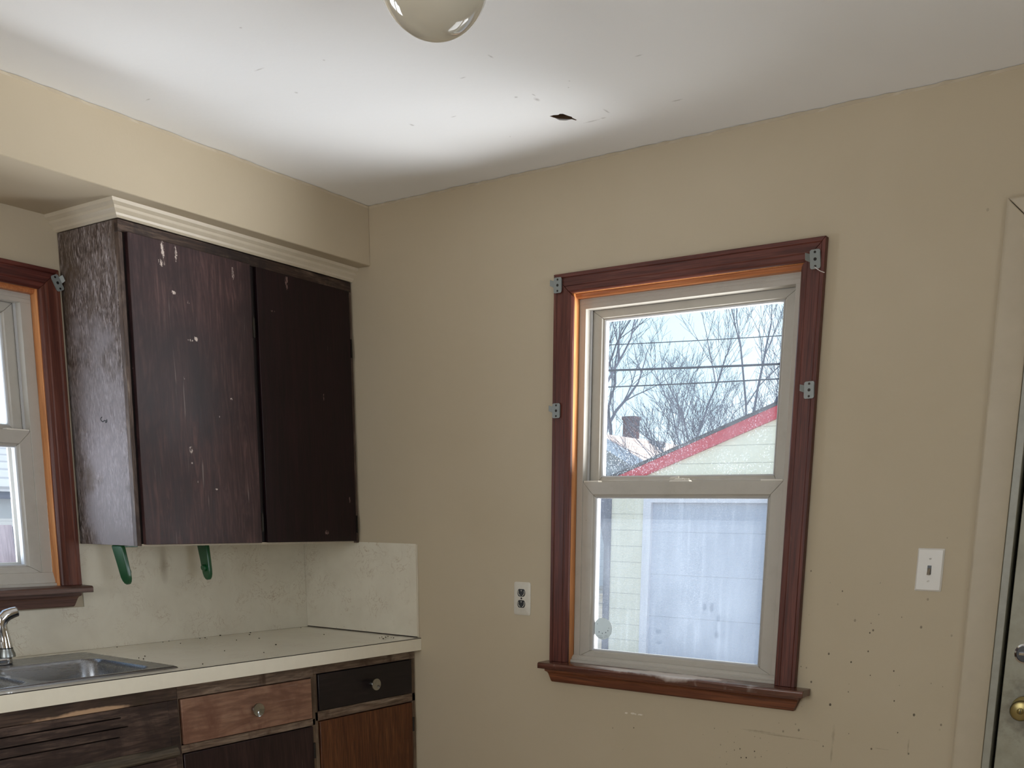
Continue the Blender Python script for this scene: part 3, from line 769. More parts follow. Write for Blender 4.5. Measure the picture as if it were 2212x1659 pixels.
    lk.hexa([M(mid - 0.022, 0.048, zt + 0.006), M(mid + 0.012, 0.048, zt + 0.006), M(mid + 0.008, 0.048, zt + 0.011), M(mid - 0.016, 0.048, zt + 0.011)], [M(mid - 0.022, 0.064, zt + 0.006), M(mid + 0.012, 0.064, zt + 0.006), M(mid + 0.008, 0.064, zt + 0.011), M(mid - 0.016, 0.064, zt + 0.011)])
    lk.hexa([M(mid - 0.040, 0.050, zt + 0.008), M(mid - 0.006, 0.050, zt + 0.011), M(mid - 0.006, 0.050, zt + 0.017), M(mid - 0.034, 0.050, zt + 0.015)], [M(mid - 0.040, 0.056, zt + 0.008), M(mid - 0.006, 0.056, zt + 0.011), M(mid - 0.006, 0.056, zt + 0.017), M(mid - 0.034, 0.056, zt + 0.015)])
    lk.hexa([M(mid + 0.004, 0.050, zt + 0.0075), M(mid + 0.032, 0.044, zt + 0.0065), M(mid + 0.032, 0.044, zt + 0.009), M(mid + 0.004, 0.050, zt + 0.011)], [M(mid + 0.004, 0.060, zt + 0.0075), M(mid + 0.032, 0.052, zt + 0.0065), M(mid + 0.032, 0.052, zt + 0.009), M(mid + 0.004, 0.060, zt + 0.011)])
    lk.build('sash_lock', mats['white2'], low, warp=warp, bevel=0.001)
    for a, b in ((s0 + 0.002, s0 + 0.058), (s1 - 0.072, s1 - 0.002)):
        tb = MB(); tb.hexa([M(a, fd + 0.001, zt), M(b, fd + 0.001, zt), M(b, fd + 0.001, zt + 0.005), M(a, fd + 0.001, zt + 0.005)], [M(a, fd + 0.026, zt), M(b, fd + 0.026, zt), M(b, fd + 0.026, zt + 0.005), M(a, fd + 0.026, zt + 0.005)])
        tb.build('tilt_latch', mats['white2'], low, warp=warp, bevel=0.001)
    if prm.get('screen'):
        a, b, c, d_ = prm['screen']; fw = prm['screenfw']
        sm = MB(); sm.mitred(M, a, b, c, d_, [(0, 0.112), (fw, 0.112), (fw, 0.122), (0, 0.122)], 'LRTB', 0)
        scf = sm.build('insect_screen', mats['dark_outer'] if fw < 0.02 else mats['white2'], root, warp=warp, bevel=0.001)
        pm = MB(); pm.add([M(a + fw, 0.118, c + fw), M(b - fw, 0.118, c + fw), M(b - fw, 0.118, d_ - fw), M(a + fw, 0.118, d_ - fw)], [(0, 1, 2, 3)])
        pm.build('mesh', mats['mesh'], scf, warp=warp)
    # stool and apron
    st0, st1 = prm['stool']
    p = [(-0.066, zst - 0.021), (-0.066, zst - 0.005), (-0.062, zst - 0.001), (-0.055, zst), (-0.0005, zst), (-0.0005, zst - 0.021)]
    m = MB(); m.prism(p, lambda d, z, s: M(s, d, z), st0, st1)
    p2 = [(-0.0005, zst - 0.010), (-0.0005, zst), (0.032, zst), (0.032, zst - 0.010)]
    m.prism(p2, lambda d, z, s: M(s, d, z), j0, j1)
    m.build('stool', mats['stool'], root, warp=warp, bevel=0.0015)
    za = zst - 0.0215; ah = prm['apron_h']; a0, a1 = st0 + 0.008, st1 - 0.022; tp = 0.020
    m = MB(); rows = [(-0.034, za, 0.0), (-0.034, za - ah * 0.22, 0.06), (-0.026, za - ah * 0.32, 0.3), (-0.023, za - ah * 0.42, 0.42), (-0.020, za - ah * 0.92, 0.92), (-0.016, za - ah, 1.0)]
    va = [M(a0 + tp * t, d, z) for d, z, t in rows] + [M(a0 + tp, -0.0002, za - ah), M(a0, -0.0002, za)]
    vb = [M(a1 - tp * t, d, z) for d, z, t in rows] + [M(a1 - tp, -0.0002, za - ah), M(a1, -0.0002, za)]
    m.hexa(va, vb); m.build('apron', mats['apron'], root, warp=warp)
    return root


MW = lambda s, d, z: (s, d, z)
base_mats = dict(vinyl=M_vinyl, white=plain('white glazing bead', (0.50, 0.50, 0.50, 1), 0.5), dark_outer=plain('darkened grey outer frame', (0.13, 0.14, 0.17, 1), 0.5), jamb_h=M_jamb_h, dark=plain('dark gap strip', S(52, 42, 34), 0.8), white2=plain('ivory plastic hardware', (0.74, 0.70, 0.62, 1), 0.35), mesh=M_screen, jamb=M_jamb)
win1 = make_window('window_1', MW, dict(
    label='white double hung window in a red brown wood casing, looking out on a yellow garage', origin=(1.667, 0, 0.80),
    outer=(1.2220, 2.1040, 2.1130, 0.068, 0.8850), open=(1.287, 2.046, 0.875, 2.056), sash=(1.3103, 2.0060, 0.906, 1.482), headz=2.013, meet=1.4815,
    glass_low=(1.3570, 1.9600, 0.929, 1.4335), glass_up=(1.3560, 1.9575, 1.50, 1.9840), lock=1.661, screen=(1.316, 2.000, 0.905, 1.452), screenfw=0.014,
    stool=(1.2035, 2.1465), apron_h=0.049, head_w=0.0565),
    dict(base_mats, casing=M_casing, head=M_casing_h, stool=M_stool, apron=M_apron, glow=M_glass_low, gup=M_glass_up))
MS = lambda s, d, z: (-d, s, z)
LEAN = lambda p: (p[0], p[1] + 0.024 * (p[2] - 1.6), p[2])     # the sink wall's woodwork is out of plumb
win2 = make_window('window_2', MS, dict(
    label='white double hung window over the sink, brown wood casing, half out of view', origin=(-1.40, 0, 1.05),
    outer=(-1.848, -0.9590, 2.0805, 0.0630, 1.1300), open=(-1.786, -1.0245, 1.122, 2.018), sash=(-1.752, -1.0575, 1.170, 1.604), headz=1.978, meet=1.604,
    glass_low=(-1.708, -1.1035, 1.195, 1.556), glass_up=(-1.712, -1.0975, 1.62, 1.945), lock=-1.405, screen=(-1.752, -1.058, 1.168, 1.60), screenfw=0.034,
    stool=(-1.865, -0.9480), apron_h=0.046),
    dict(base_mats, casing=M_casing_w, head=M_casing_w_h, stool=M_stool_w, apron=M_apron_w, glow=M_glass_w, gup=M_glass_w), warp=LEAN)

# two unseen windows behind the camera, built for their light: plain frames
for nm, ax, w, o in (('window_3', 'x', RX, SIDEW), ('window_4', 'y', RY - WT, REARW)):
    r = thing(nm, None, None, (w + 0.07, (o[0] + o[1]) / 2, o[2]) if ax == 'x' else ((o[0] + o[1]) / 2, w + 0.07, o[2]), kind='structure')
    fn = (lambda s, d, z: (w + 0.05 + d, s, z)) if ax == 'x' else (lambda s, d, z: (s, w + 0.06 + d, z))
    m = MB(); m.mitred(fn, o[0], o[1], o[2], o[3], [(0, 0), (0.05, 0), (0.05, 0.04), (0, 0.04)])
    zc = (o[2] + o[3]) / 2; m.hexa([fn(o[0] + .05, 0, zc - .02), fn(o[1] - .05, 0, zc - .02), fn(o[1] - .05, 0, zc + .02), fn(o[0] + .05, 0, zc + .02)], [fn(o[0] + .05, .04, zc - .02), fn(o[1] - .05, .04, zc - .02), fn(o[1] - .05, .04, zc + .02), fn(o[0] + .05, .04, zc + .02)])
    m.build('frame', M_vinyl, r, bevel=0.002)

# ------------------------------------------------------------------ things on the windows
def bracket(label, M, s, d, z, rot, hook, w=0.030, h=0.046, twist=0.0):
    """small zinc curtain-rod plate: plate with screw holes, folded edge, hook ear"""
    t = thing('curtain_rod_bracket', label, 'bracket', M(s, d, z), 'curtain rod brackets')
    ca, sa = math.cos(rot), math.sin(rot)
    ct, st = math.cos(twist), math.sin(twist)
    def P(a, e, b):
        a2, e2 = a * ct, e - abs(a * st) if False else e + a * st
        return M(s + a2 * ca - b * sa, d + e2, z + a2 * sa + b * ca)
    m = MB(); m.prism(rrect(-w / 2, w / 2, -h / 2, h / 2, 0.006), lambda a, b, e: P(a, e, b), -0.0035, -0.0020)
    m.hexa([P(w / 2 * hook * -1, -0.0035, -h * .36), P(w / 2 * hook * -1, -0.0035, h * .36), P(w / 2 * hook * -1, 0.0, h * .36), P(w / 2 * hook * -1, 0.0, -h * .36)],
           [P((w / 2 - .002) * hook * -1, -0.0035, -h * .36), P((w / 2 - .002) * hook * -1, -0.0035, h * .36), P((w / 2 - .002) * hook * -1, 0.0, h * .36), P((w / 2 - .002) * hook * -1, 0.0, -h * .36)])
    m.build('plate', M_zinc, t, bevel=0.0006)
    m = MB(); x0 = w / 2 * hook
    m.hexa([P(x0, -0.003, -h * .12), P(x0, -0.003, h * .30), P(x0, -0.0015, h * .30), P(x0, -0.0015, -h * .12)],
           [P(x0 + hook * .010, -0.010, -h * .02), P(x0 + hook * .010, -0.010, h * .36), P(x0 + hook * .010, -0.0085, h * .36), P(x0 + hook * .010, -0.0085, -h * .02)])
    m.build('hook_ear', M_zinc, t, bevel=0.0005)
    for b, r in ((h * .36, .0032), (0.0, .0042), (-h * .36, .0032)):
        m = MB(); pl = [(r * math.cos(k * math.pi / 6), b + r * math.sin(k * math.pi / 6)) for k in range(12)]
        m.prism(pl, lambda a, bb, e: P(a, e, bb), -0.0042, -0.0036); m.build('screw', M_hinge, t)
    return t


bracket('zinc curtain bracket at the upper left corner of the garage-view window casing', MW, 1.2390, -0.0205, 2.0800, 0.0, -1)
bracket('twisted zinc curtain bracket at the upper right corner of the garage-view window, thread hanging', MW, 2.0800, -0.0240, 2.0560, 0.10, -1, 0.028, 0.050, twist=0.35)
bracket('zinc curtain bracket halfway up the left side of the garage-view window casing', MW, 1.2395, -0.0205, 1.7040, 0.0, -1)
bracket('zinc curtain bracket halfway up the right side of the garage-view window casing', MW, 2.0870, -0.0205, 1.7220, 0.04, -1)
bracket('tilted zinc bracket on the sink window casing beside the wall cabinet', MS, -0.9690 + 0.012, -0.0205, 2.0430, 0.42, 1, 0.026, 0.046)
m = MB(); m.tube([(2.081, -0.030, 2.036), (2.0900, -0.032, 2.029), (2.0985, -0.029, 2.0235), (2.108, -0.024, 2.020)], 0.0010, 5)
m.build('thread', M_thread, label='loose white thread hanging from the twisted bracket', cat='thread')

# round clear sticker at the lower left of the lower pane, with its dots and line of small marks
sc_ = px(1302, 1358, 'y', 0.0512); stk = thing('sticker', 'round white translucent sticker with a row of dots, low on the window glass', 'sticker', sc_)
R0 = 0.0365; m = MB(); pl = [(sc_.x + R0 * math.cos(k * math.pi / 24), sc_.z + R0 * math.sin(k * math.pi / 24)) for k in range(48)]
m.prism(pl, lambda a, b, e: (a, e, b), 0.0508, 0.0514); m.build('disc', M_sticker, stk)
m = MB()
for u, v, r in ((1294.2, 1365, 1.5), (1301, 1368, 1.4), (1308.5, 1366.5, 1.5), (1313, 1362.5, 1.4), (1315, 1357, 1.0), (1290.5, 1347.5, 1.0)):
    p = px(u, v, 'y', 0.0505); rr = r * 0.0011
    m.prism([(p.x + rr * math.cos(k * math.pi / 5), p.z + rr * 1.3 * math.sin(k * math.pi / 5)) for k in range(10)], lambda a, b, e: (a, e, b), 0.0502, 0.0507)
M_print = plain('dark grey print', S(90, 98, 104), 0.6, var=0); m.build('dots', M_print, stk); m = MB()
for a, b in (((1293, 1377.5), (1302, 1377.5)), ((1305, 1376.8), (1313, 1375.5)), ((1290, 1374), (1300, 1374.2)), ((1306, 1373.6), (1312, 1372.8))):
    p, q = px(*a, 'y', 0.0505), px(*b, 'y', 0.0505)
    pass; m.hexa([(p.x, 0.0502, p.z), (q.x, 0.0502, q.z), (q.x, 0.0502, q.z + .0009), (p.x, 0.0502, p.z + .0009)], [(p.x, 0.0507, p.z), (q.x, 0.0507, q.z), (q.x, 0.0507, q.z + .0009), (p.x, 0.0507, p.z + .0009)])
m.build('small_print', plain('grey print', S(120, 128, 132), 0.6, var=0), stk)

# ------------------------------------------------------------------ wall cabinet
ZC = 1.262; ZT = 2.19; CD = 0.3125
TILT = lambda p: (p[0], p[1] + 0.0235 * (p[2] - 1.6) * max(0.0, min(1.0, -p[1] / 0.94)), p[2])
uc = thing('wall_cabinet', 'dark brown stained two door wall cabinet hanging beside the sink window', 'cabinet', (0.0, -0.475, ZC))
yL = -0.9440
m = MB(); m.box(0.002, CD - 0.018, yL, yL + 0.018, ZC, ZT); m.build('side_panel', M_side, uc, warp=TILT, bevel=0.001, label='grey weathered side panel')
m = MB(); m.box(0.002, CD - 0.018, yL + 0.018, -0.004, ZC + 0.002, ZC + 0.016); m.build('bottom_panel', M_cream_edge, uc, warp=TILT)
m = MB(); m.box(0.002, 0.008, yL + 0.018, -0.004, ZC + 0.016, ZT); m.box(0.002, CD - 0.018, yL + 0.018, -0.004, ZT - 0.016, ZT); m.box(0.002, CD - 0.018, -0.016, -0.004, ZC + 0.016, ZT - 0.016)
m.build('back_panel', M_inside, uc, warp=TILT)
m = MB(); m.box(CD - 0.018, CD, yL, -0.004, ZT - 0.034, ZT); m.build('top_rail', M_uframe, uc, warp=TILT, bevel=0.0012)
m = MB(); m.box(CD - 0.018, CD, yL + 0.016, -0.030, ZC - 0.001, ZC + 0.006); m.build('bottom_edge', M_cream_edge, uc, warp=TILT, label='chipped cream strip under the doors')
m = MB(); m.box(CD - 0.018, CD, yL, yL + 0.0140, ZC, ZT - 0.034); m.build('left_stile', M_ustile, uc, warp=TILT, bevel=0.0012)
m = MB(); m.box(CD - 0.018, CD - 0.004, yL + 0.0125, yL + 0.05, ZC + 0.006, ZT - 0.034); m.box(CD - 0.018, CD - 0.004, -0.50, -0.43, ZC + 0.006, ZT - 0.034); m.build('middle_stile', M_shadow_stile, uc, warp=TILT)
m = MB(); m.box(CD - 0.018, CD, -0.030, -0.004, ZC - 0.001, ZT - 0.034); m.build('right_stile', M_ustile, uc, warp=TILT, bevel=0.0012)
dl = MB(); dl.box(CD - 0.003, DOORX, -0.9225, -0.4765, ZC + 0.0045, 2.158); dl = dl.build('door', M_door_l, uc, warp=TILT, bevel=0.0015, label='left cabinet door, brown grain with paint chips')
dr = MB(); dr.box(CD - 0.003, DOORX - 0.002, -0.4500, -0.0235, ZC + 0.0055, 2.156); dr = dr.build('door', M_door_r, uc, warp=TILT, bevel=0.0015, label='right cabinet door, almost black')
for zz in (1.965, 1.335):
    m = MB(); m.box(DOORX - 0.006, DOORX + 0.0012, -0.4765, -0.4715, zz - 0.032, zz + 0.032); m.tube([(DOORX - 0.002, -0.4690, zz - 0.03), (DOORX - 0.002, -0.4690, zz + 0.03)], 0.0035, 8)
    m.build('hinge', M_hinge, dl, warp=TILT)
    m = MB(); m.box(DOORX - 0.006, DOORX + 0.0002, -0.0235, -0.0190, zz - 0.036, zz + 0.028); m.tube([(DOORX - 0.003, -0.0200, zz - 0.034), (DOORX - 0.003, -0.0200, zz + 0.026)], 0.0035, 8)
    m.build('hinge', M_hinge, dr, warp=TILT)
# the pen squiggle on the side panel
pen = [(220, 901), (218, 903), (217.4, 905.5), (218.6, 908.5), (220.6, 910.6), (222.6, 911), (224, 909.8), (225, 908.6), (227, 908.9), (229.6, 909.4), (230.6, 907.2), (230.4, 905.4)]
pen2 = [(230.3, 907), (230.8, 910), (230, 912.2), (228.4, 912.4), (227.4, 911.6)]
ys = yL + 0.0235 * (1.635 - 1.6) - 0.0004
m = MB()
for pp, r in ((pen, 0.0016), (pen2, 0.0020)):
    m.tube([px(u, v, 'y', ys) for u, v in pp], r, 5)
m.v = [(x, ys + (y - ys) * 0.2, z) for x, y, z in m.v]
m.build('pen_mark', M_ink, uc)

# cream crown moulding round the top of the cabinet
prof = [(0.0, ZT + 0.001), (0.004, ZT + 0.001), (0.010, ZT + 0.006), (0.012, ZT + 0.012), (0.019, ZT + 0.018), (0.022, ZT + 0.021), (0.023, ZT + 0.028), (0.034, ZT + 0.035), (0.036, ZB - 0.0002), (0.0, ZB - 0.0002)]
yc = -0.9305
ra = [(0.0005, yc - o, z) for o, z in prof]; rb = [(CD + 0.003 + o, yc - o, z) for o, z in prof]; rc = [(CD + 0.003 + o, -0.0005, z) for o, z in prof]
m = MB(); n = len(prof); m.add(ra + rb + rc, [(k, (k + 1) % n, n + (k + 1) % n, n + k) for k in range(n)] + [(n + k, n + (k + 1) % n, 2 * n + (k + 1) % n, 2 * n + k) for k in range(n)] + [tuple(range(n)), tuple(range(2 * n, 3 * n))])
m.build('trim_2', M_creamtrim, kind='structure')


# ------------------------------------------------------------------ green paper-towel arms under the cabinet
def towel_arm(label, x0, x1, y, lean, side, boss):
    """side: direction (+1/-1 along y) of the top flange; boss sits on that side's face"""
    t = thing('paper_towel_arm', label, 'paper towel holder', (x0, y, ZC), 'green paper towel arms')
    th = 0.015; hgt = 0.124; cx = (x0 + x1) / 2; r = (x1 - x0) / 2; top = ZC - 0.0015
    pl = [(x0 + 0.002, top), (x0, top - 0.008), (x0 + 0.006, top - hgt * 0.45)]
    for k in range(9):
        a = math.pi + math.pi * k / 8; pl.append((cx + 0.004 + (r - 0.005) * math.cos(a), top - hgt + 0.034 + 0.034 * math.sin(a)))
    pl += [(x1, top - hgt * 0.45), (x1, top - 0.008), (x1 - 0.002, top)]
    sh = lambda p: (p[0] + 0.10 * max(0, top - p[2]), p[1] + lean * max(0.0, top - p[2]), p[2])
    m = MB(); m.prism(pl, lambda a, b, e: (a, e, b), y - th / 2, y + th / 2)
    m.build('arm', M_green, t, warp=sh, bevel=0.004, seg=3)
    m = MB(); m.box(x0 + 0.004, x1 - 0.004, min(y, y + side * 0.055), max(y, y + side * 0.055), top - 0.006, top); m.build('flange', M_green, t, bevel=0.002)
    if boss:
        m = MB(); m.lathe([(0.012, 0), (0.012, 0.008), (0.009, 0.011), (0.0, 0.011)], (cx + 0.003, y + side * (th / 2 - 0.001), top - hgt + 0.042), (0, side, 0), 20)
        m.build('boss', M_green, t, warp=sh, smooth=True)
    return t


towel_arm('green plastic paper towel arm under the cabinet, the one nearer the sink window', 0.140, 0.196, -0.925, 0.10, +1, True)
towel_arm('green plastic paper towel arm under the cabinet with its round boss showing', 0.118, 0.170, -0.588, 0.0, -1, True)

# ------------------------------------------------------------------ backsplash, countertop
ZK = 0.9159; KX = 0.6212; KE = -1.96
pl = [(0.0, ZK + 0.0005), (KE, ZK + 0.0005), (KE, 1.058), (-0.960, 1.058), (-0.960, ZC - 0.001), (-0.004, ZC - 0.001), (-0.004, ZK + 0.0005)]
m = MB(); m.prism(pl[1:], lambda a, b, e: (e, a, b), 0.0003, 0.0035); m.build('backsplash_panel', M_lam, label='long cream marbled laminate backsplash panel behind the sink counter', cat='backsplash', group='cream laminate backsplash panels')
bp = thing('backsplash_panel', 'short cream laminate backsplash panel at the counter end, cream strip on its edge', 'backsplash', (0.3, 0, ZK + 0.004), 'cream laminate backsplash panels')
m = MB(); m.box(0.0036, 0.604, -0.0035, -0.0003, ZK + 0.004, 1.264); m.build('panel', M_lam, bp)
m = MB(); m.box(0.6042, 0.6125, -0.0045, -0.0003, ZK + 0.002, 1.262); m.build('edge_strip', M_creamtrim, bp, bevel=0.001)
m = MB(); m.box(0.004, 0.604, -0.003, -0.0003, ZK + 0.0003, ZK + 0.004); m.build('gap_line', M_seam, bp)

SX0, SX1, SY0, SY1 = 0.078, 0.573, -1.862, -1.018             # sink rim
ct = thing('countertop', 'cream laminate countertop with a pale front edge', 'countertop', (0.31, -0.98, ZK - 0.045))
m = MB(); z0, z1 = ZK - 0.030, ZK
hx0, hx1, hy0, hy1 = SX0 + 0.012, SX1 - 0.012, SY0 + 0.012, SY1 - 0.012
wallpts = []
xs = [0.001, hx0, hx1, KX - 0.0045]; ysn = [KE, hy0, hy1, -0.001]
vid = {}; vs = []; fs = []
def gv(i, j, k):
    if (i, j, k) not in vid: vid[(i, j, k)] = len(vs); vs.append((xs[i], ysn[j], (z0, z1)[k]))
    return vid[(i, j, k)]
for i in range(3):
    for j in range(3):
        if (i, j) == (1, 1): continue
        for k in (0, 1): fs.append((gv(i, j, k), gv(i + 1, j, k), gv(i + 1, j + 1, k), gv(i, j + 1, k)))
        for (di, dj, p, q) in ((-1, 0, (i, j), (i, j + 1)), (1, 0, (i + 1, j), (i + 1, j + 1)), (0, -1, (i, j), (i + 1, j)), (0, 1, (i, j + 1), (i + 1, j + 1))):
            a, b = i + di, j + dj
            if not (0 <= a < 3 and 0 <= b < 3) or (a, b) == (1, 1): fs.append((gv(*p, 0), gv(*q, 0), gv(*q, 1), gv(*p, 1)))
m.add(vs, fs); m.build('top_board', M_counter, ct)
m = MB(); m.box(KX - 0.022, KX - 0.0030, KE, -0.0005, ZK - 0.046, ZK - 0.030); m.box(KX - 0.0030, KX, KE, -0.0005, ZK - 0.046, ZK - 0.0018); m.build('front_edge', M_edge, ct, bevel=0.0008, label='pale cream front edge')
m = MB(); m.box(KX - 0.0045, KX - 0.0006, KE, -0.0008, ZK - 0.0017, ZK + 0.0002); m.build('seam', M_seam, ct)

# crumbs and droppings on the counter
m = MB(); rnd = random.Random(3)
crumb_px = [(352, 1388), (253, 1399), (443, 1379), (447, 1381), (432, 1380), (476, 1374), (541, 1368), (539, 1372), (511, 1384), (485, 1407), (313, 1419), (334, 1449), (650, 1357), (596, 1394), (438, 1436), (570, 1411), (820, 1379), (825, 1377), (833, 1378), (845, 1378), (828, 1381), (838, 1376), (850, 1379), (390, 1391), (365, 1386), (300, 1423), (310, 1425), (560, 1380), (700, 1372)]
for u, v in crumb_px:
    p = px(u, v, 'z', ZK); r = rnd.uniform(0.0014, 0.0030); a = rnd.uniform(0, 3)
    d = Vector((math.cos(a), math.sin(a), 0)) * r
    m.tube([p - d * 1.1 + Vector((0, 0, r * .85 + .0003)), p + Vector((0, 0, r * .85 + .0003)), p + d * 1.1 + Vector((0, 0, r * .85 + .0003))], [r * .35, r * .75, r * .35], 6)
m.build('crumbs', M_crumb, label='dark crumbs scattered along the cream counter', cat='crumbs', kind='stuff')

# ------------------------------------------------------------------ sink, faucet, sprayer
sink = thing('sink', 'double bowl stainless steel drop in sink', 'sink', (0.33, -1.44, ZK))


def bowl_sheet(m, x0, x1, y0, y1, depth):
    """rounded-rectangle bowl as stacked loops"""
    loops = []; zt = ZK + 0.0050
    for f, z, r in ((0.0, zt, 0.055), (0.004, zt - 0.004, 0.054), (0.009, zt - 0.013, 0.052), (0.014, zt - depth * 0.5, 0.05), (0.022, zt - depth + 0.025, 0.05), (0.034, zt - depth + 0.008, 0.045), (0.055, zt - depth, 0.04)):
        loops.append([(x, y, z) for x, y in rrect(x0 + f, x1 - f, y0 + f, y1 - f, r, 6)])
    n = len(loops[0]); vs = [p for L in loops for p in L]
    m.add(vs, [(i * n + k, i * n + (k + 1) % n, (i + 1) * n + (k + 1) % n, (i + 1) * n + k) for i in range(len(loops) - 1) for k in range(n)] + [tuple(range((len(loops) - 1) * n, len(loops) * n))])
    return loops[0]


b1 = (0.222, 0.548, -1.415, -1.078); b2 = (0.222, 0.548, -1.802, -1.440)
for nm, b in (('bowl', b1), ('bowl', b2)):
    m = MB(); bowl_sheet(m, *b, 0.17); bo = m.build(nm, M_steel, sink, smooth=True)
    m = MB(); m.lathe([(0.0, 0.0015), (0.02, 0.0015), (0.038, 0.004), (0.044, 0.002), (0.044, 0.0)], ((b[0] + b[1]) / 2, (b[2] + b[3]) / 2, ZK + 0.005 - 0.17), (0, 0, 1), 24); m.build('drain', M_chrome, bo, smooth=True)
# rim sheet with the two openings cut
bmr = bmesh.new()
zr = ZK + 0.0050
rings = [[(x, y, ZK + 0.0002) for x, y in rrect(SX0, SX1, SY0, SY1, 0.012, 4)], [(x, y, ZK + 0.0040) for x, y in rrect(SX0 + .003, SX1 - .003, SY0 + .003, SY1 - .003, 0.012, 4)],
         [(x, y, ZK + 0.0062) for x, y in rrect(SX0 + .008, SX1 - .008, SY0 + .008, SY1 - .008, 0.012, 4)], [(x, y, zr) for x, y in rrect(SX0 + .016, SX1 - .016, SY0 + .016, SY1 - .016, 0.012, 4)]]
rv = [[bmr.verts.new(p) for p in R_] for R_ in rings]
n = len(rv[0])
for i in range(3):
    for k in range(n): bmr.faces.new((rv[i][k], rv[i][(k + 1) % n], rv[i + 1][(k + 1) % n], rv[i + 1][k]))
edges = []
for loop in [rv[3]] + [[bmr.verts.new((x, y, zr)) for x, y in rrect(*b, 0.055, 6)] for b in (b1, b2)]:
    for k in range(len(loop)):
        e = bmr.edges.get((loop[k], loop[(k + 1) % len(loop)])) or bmr.edges.new((loop[k], loop[(k + 1) % len(loop)]))
        edges.append(e)
bmesh.ops.triangle_fill(bmr, use_beauty=True, use_dissolve=False, edges=edges)
def in_bowl(c):
    for b in (b1, b2):
        if b[0] < c.x < b[1] and b[2] < c.y < b[3]:
            dx = max(b[0] + .055 - c.x, c.x - b[1] + .055, 0); dy = max(b[2] + .055 - c.y, c.y - b[3] + .055, 0)
            if dx * dx + dy * dy < 0.055 ** 2 * 0.97: return True
    return False
bmesh.ops.delete(bmr, geom=[f for f in bmr.faces if all(abs(v.co.z - zr) < 1e-6 for v in f.verts) and in_bowl(f.calc_center_median())], context='FACES_ONLY')
for v in bmr.verts: v.co -= ORI[sink.name]
bmesh.ops.recalc_face_normals(bmr, faces=bmr.faces)
mer = bpy.data.meshes.new('rim'); bmr.to_mesh(mer); bmr.free(); mer.materials.append(M_steel)
orim = bpy.data.objects.new('rim', mer); C.objects.link(orim); orim.parent = sink; ORI[orim.name] = ORI[sink.name]
for p in mer.polygons: p.use_smooth = True
mer.set_sharp_from_angle(angle=math.radians(50))

fa = thing('faucet', 'chrome sink faucet with a flat base plate, mostly out of view', 'faucet', (0.14, -1.43, zr))
FZ = zr
m = MB(); m.prism(rrect(0.118, 0.178, -1.560, -1.290, 0.028, 8), lambda a, b, e: (a, b, e), FZ, FZ + 0.020); m.build('base_plate', M_chrome, fa, bevel=0.005, seg=3)
m = MB(); m.tube([(0.148, -1.425, FZ + 0.02), (0.148, -1.425, FZ + 0.14), (0.165, -1.425, FZ + 0.185), (0.21, -1.425, FZ + 0.205), (0.30, -1.425, FZ + 0.19), (0.325, -1.425, FZ + 0.165)], [0.016, 0.013, 0.012, 0.012, 0.012, 0.012], 16); m.build('spout', M_chrome, fa, smooth=True)
for yy in (-1.53, -1.33):
    m = MB(); m.lathe([(0.02, 0), (0.018, 0.02), (0.013, 0.03), (0.013, 0.045), (0.0, 0.047)], (0.148, yy - (0.03 if yy > -1.4 else 0), FZ + 0.02), (0, 0, 1), 20); m.build('handle', M_chrome, fa, smooth=True)

sp = thing('sink_sprayer', 'chrome pull out side sprayer standing upright by the faucet', 'sprayer', (0.148, -1.300, FZ + 0.02))
bx, by = 0.148, -1.302
m = MB(); m.lathe([(0.024, 0.0), (0.0235, 0.010), (0.0195, 0.020), (0.0190, 0.0235), (0.0, 0.0235)], (bx, by, FZ + 0.0208), (0, 0, 1), 24); m.build('collar', metal('grey satin collar', (0.30, 0.31, 0.30, 1), 0.35), sp, smooth=True)
m = MB()
pts = [(bx, by, FZ + 0.0435), (bx, by, FZ + 0.050), (bx, by - .001, FZ + 0.075), (bx, by - .004, FZ + 0.098), (bx, by - .006, FZ + 0.115), (bx + .001, by - .002, FZ + 0.131), (bx + .004, by + .010, FZ + 0.143), (bx + .008, by + .026, FZ + 0.149), (bx + .011, by + .038, FZ + 0.152)]
m.tube(pts, [0.0185, 0.0182, 0.0165, 0.0155, 0.0160, 0.0178, 0.0180, 0.0165, 0.0150], 20); m.build('body', M_chrome, sp, smooth=True)
m = MB(); m.tube([(bx + .011, by + .0385, FZ + 0.1521), (bx + .0115, by + .0405, FZ + 0.1525)], [0.0125, 0.0120], 16); m.build('nozzle', M_zinc, sp)
m = MB(); m.tube([(bx, by, FZ + 0.0445), (bx, by, FZ + 0.0480)], 0.0190, 24); m.build('ring', M_black, sp, smooth=True)
m = MB(); m.tube([(bx - .013, by - .012, FZ + 0.085), (bx - .016, by - .026, FZ + 0.100), (bx - .016, by - .032, FZ + 0.122), (bx - .010, by - .022, FZ + 0.140)], [0.006, 0.007, 0.007, 0.006], 10); m.build('lever', M_chrome, sp, smooth=True)

# ------------------------------------------------------------------ base cabinets
FX = 0.588; FB = 0.568; ZF = ZK - 0.0465; ZTOE = 0.10


def carcass(root, y0, y1):
    m = MB()
    m.box(0.005, FB, y0, y0 + 0.016, ZTOE, ZF - 0.002); m.box(0.005, FB, y1 - 0.016, y1, ZTOE, ZF - 0.002); m.box(0.005, 0.012, y0 + .016, y1 - .016, ZTOE, ZF - 0.002); m.box(0.012, FB, y0 + .016, y1 - .016, ZTOE, ZTOE + 0.016)
    m.build('carcass', M_inside, root)
    m = MB(); m.box(0.005, FB - 0.06, y0, y1, 0.0, ZTOE); m.build('plinth', M_dark, root)


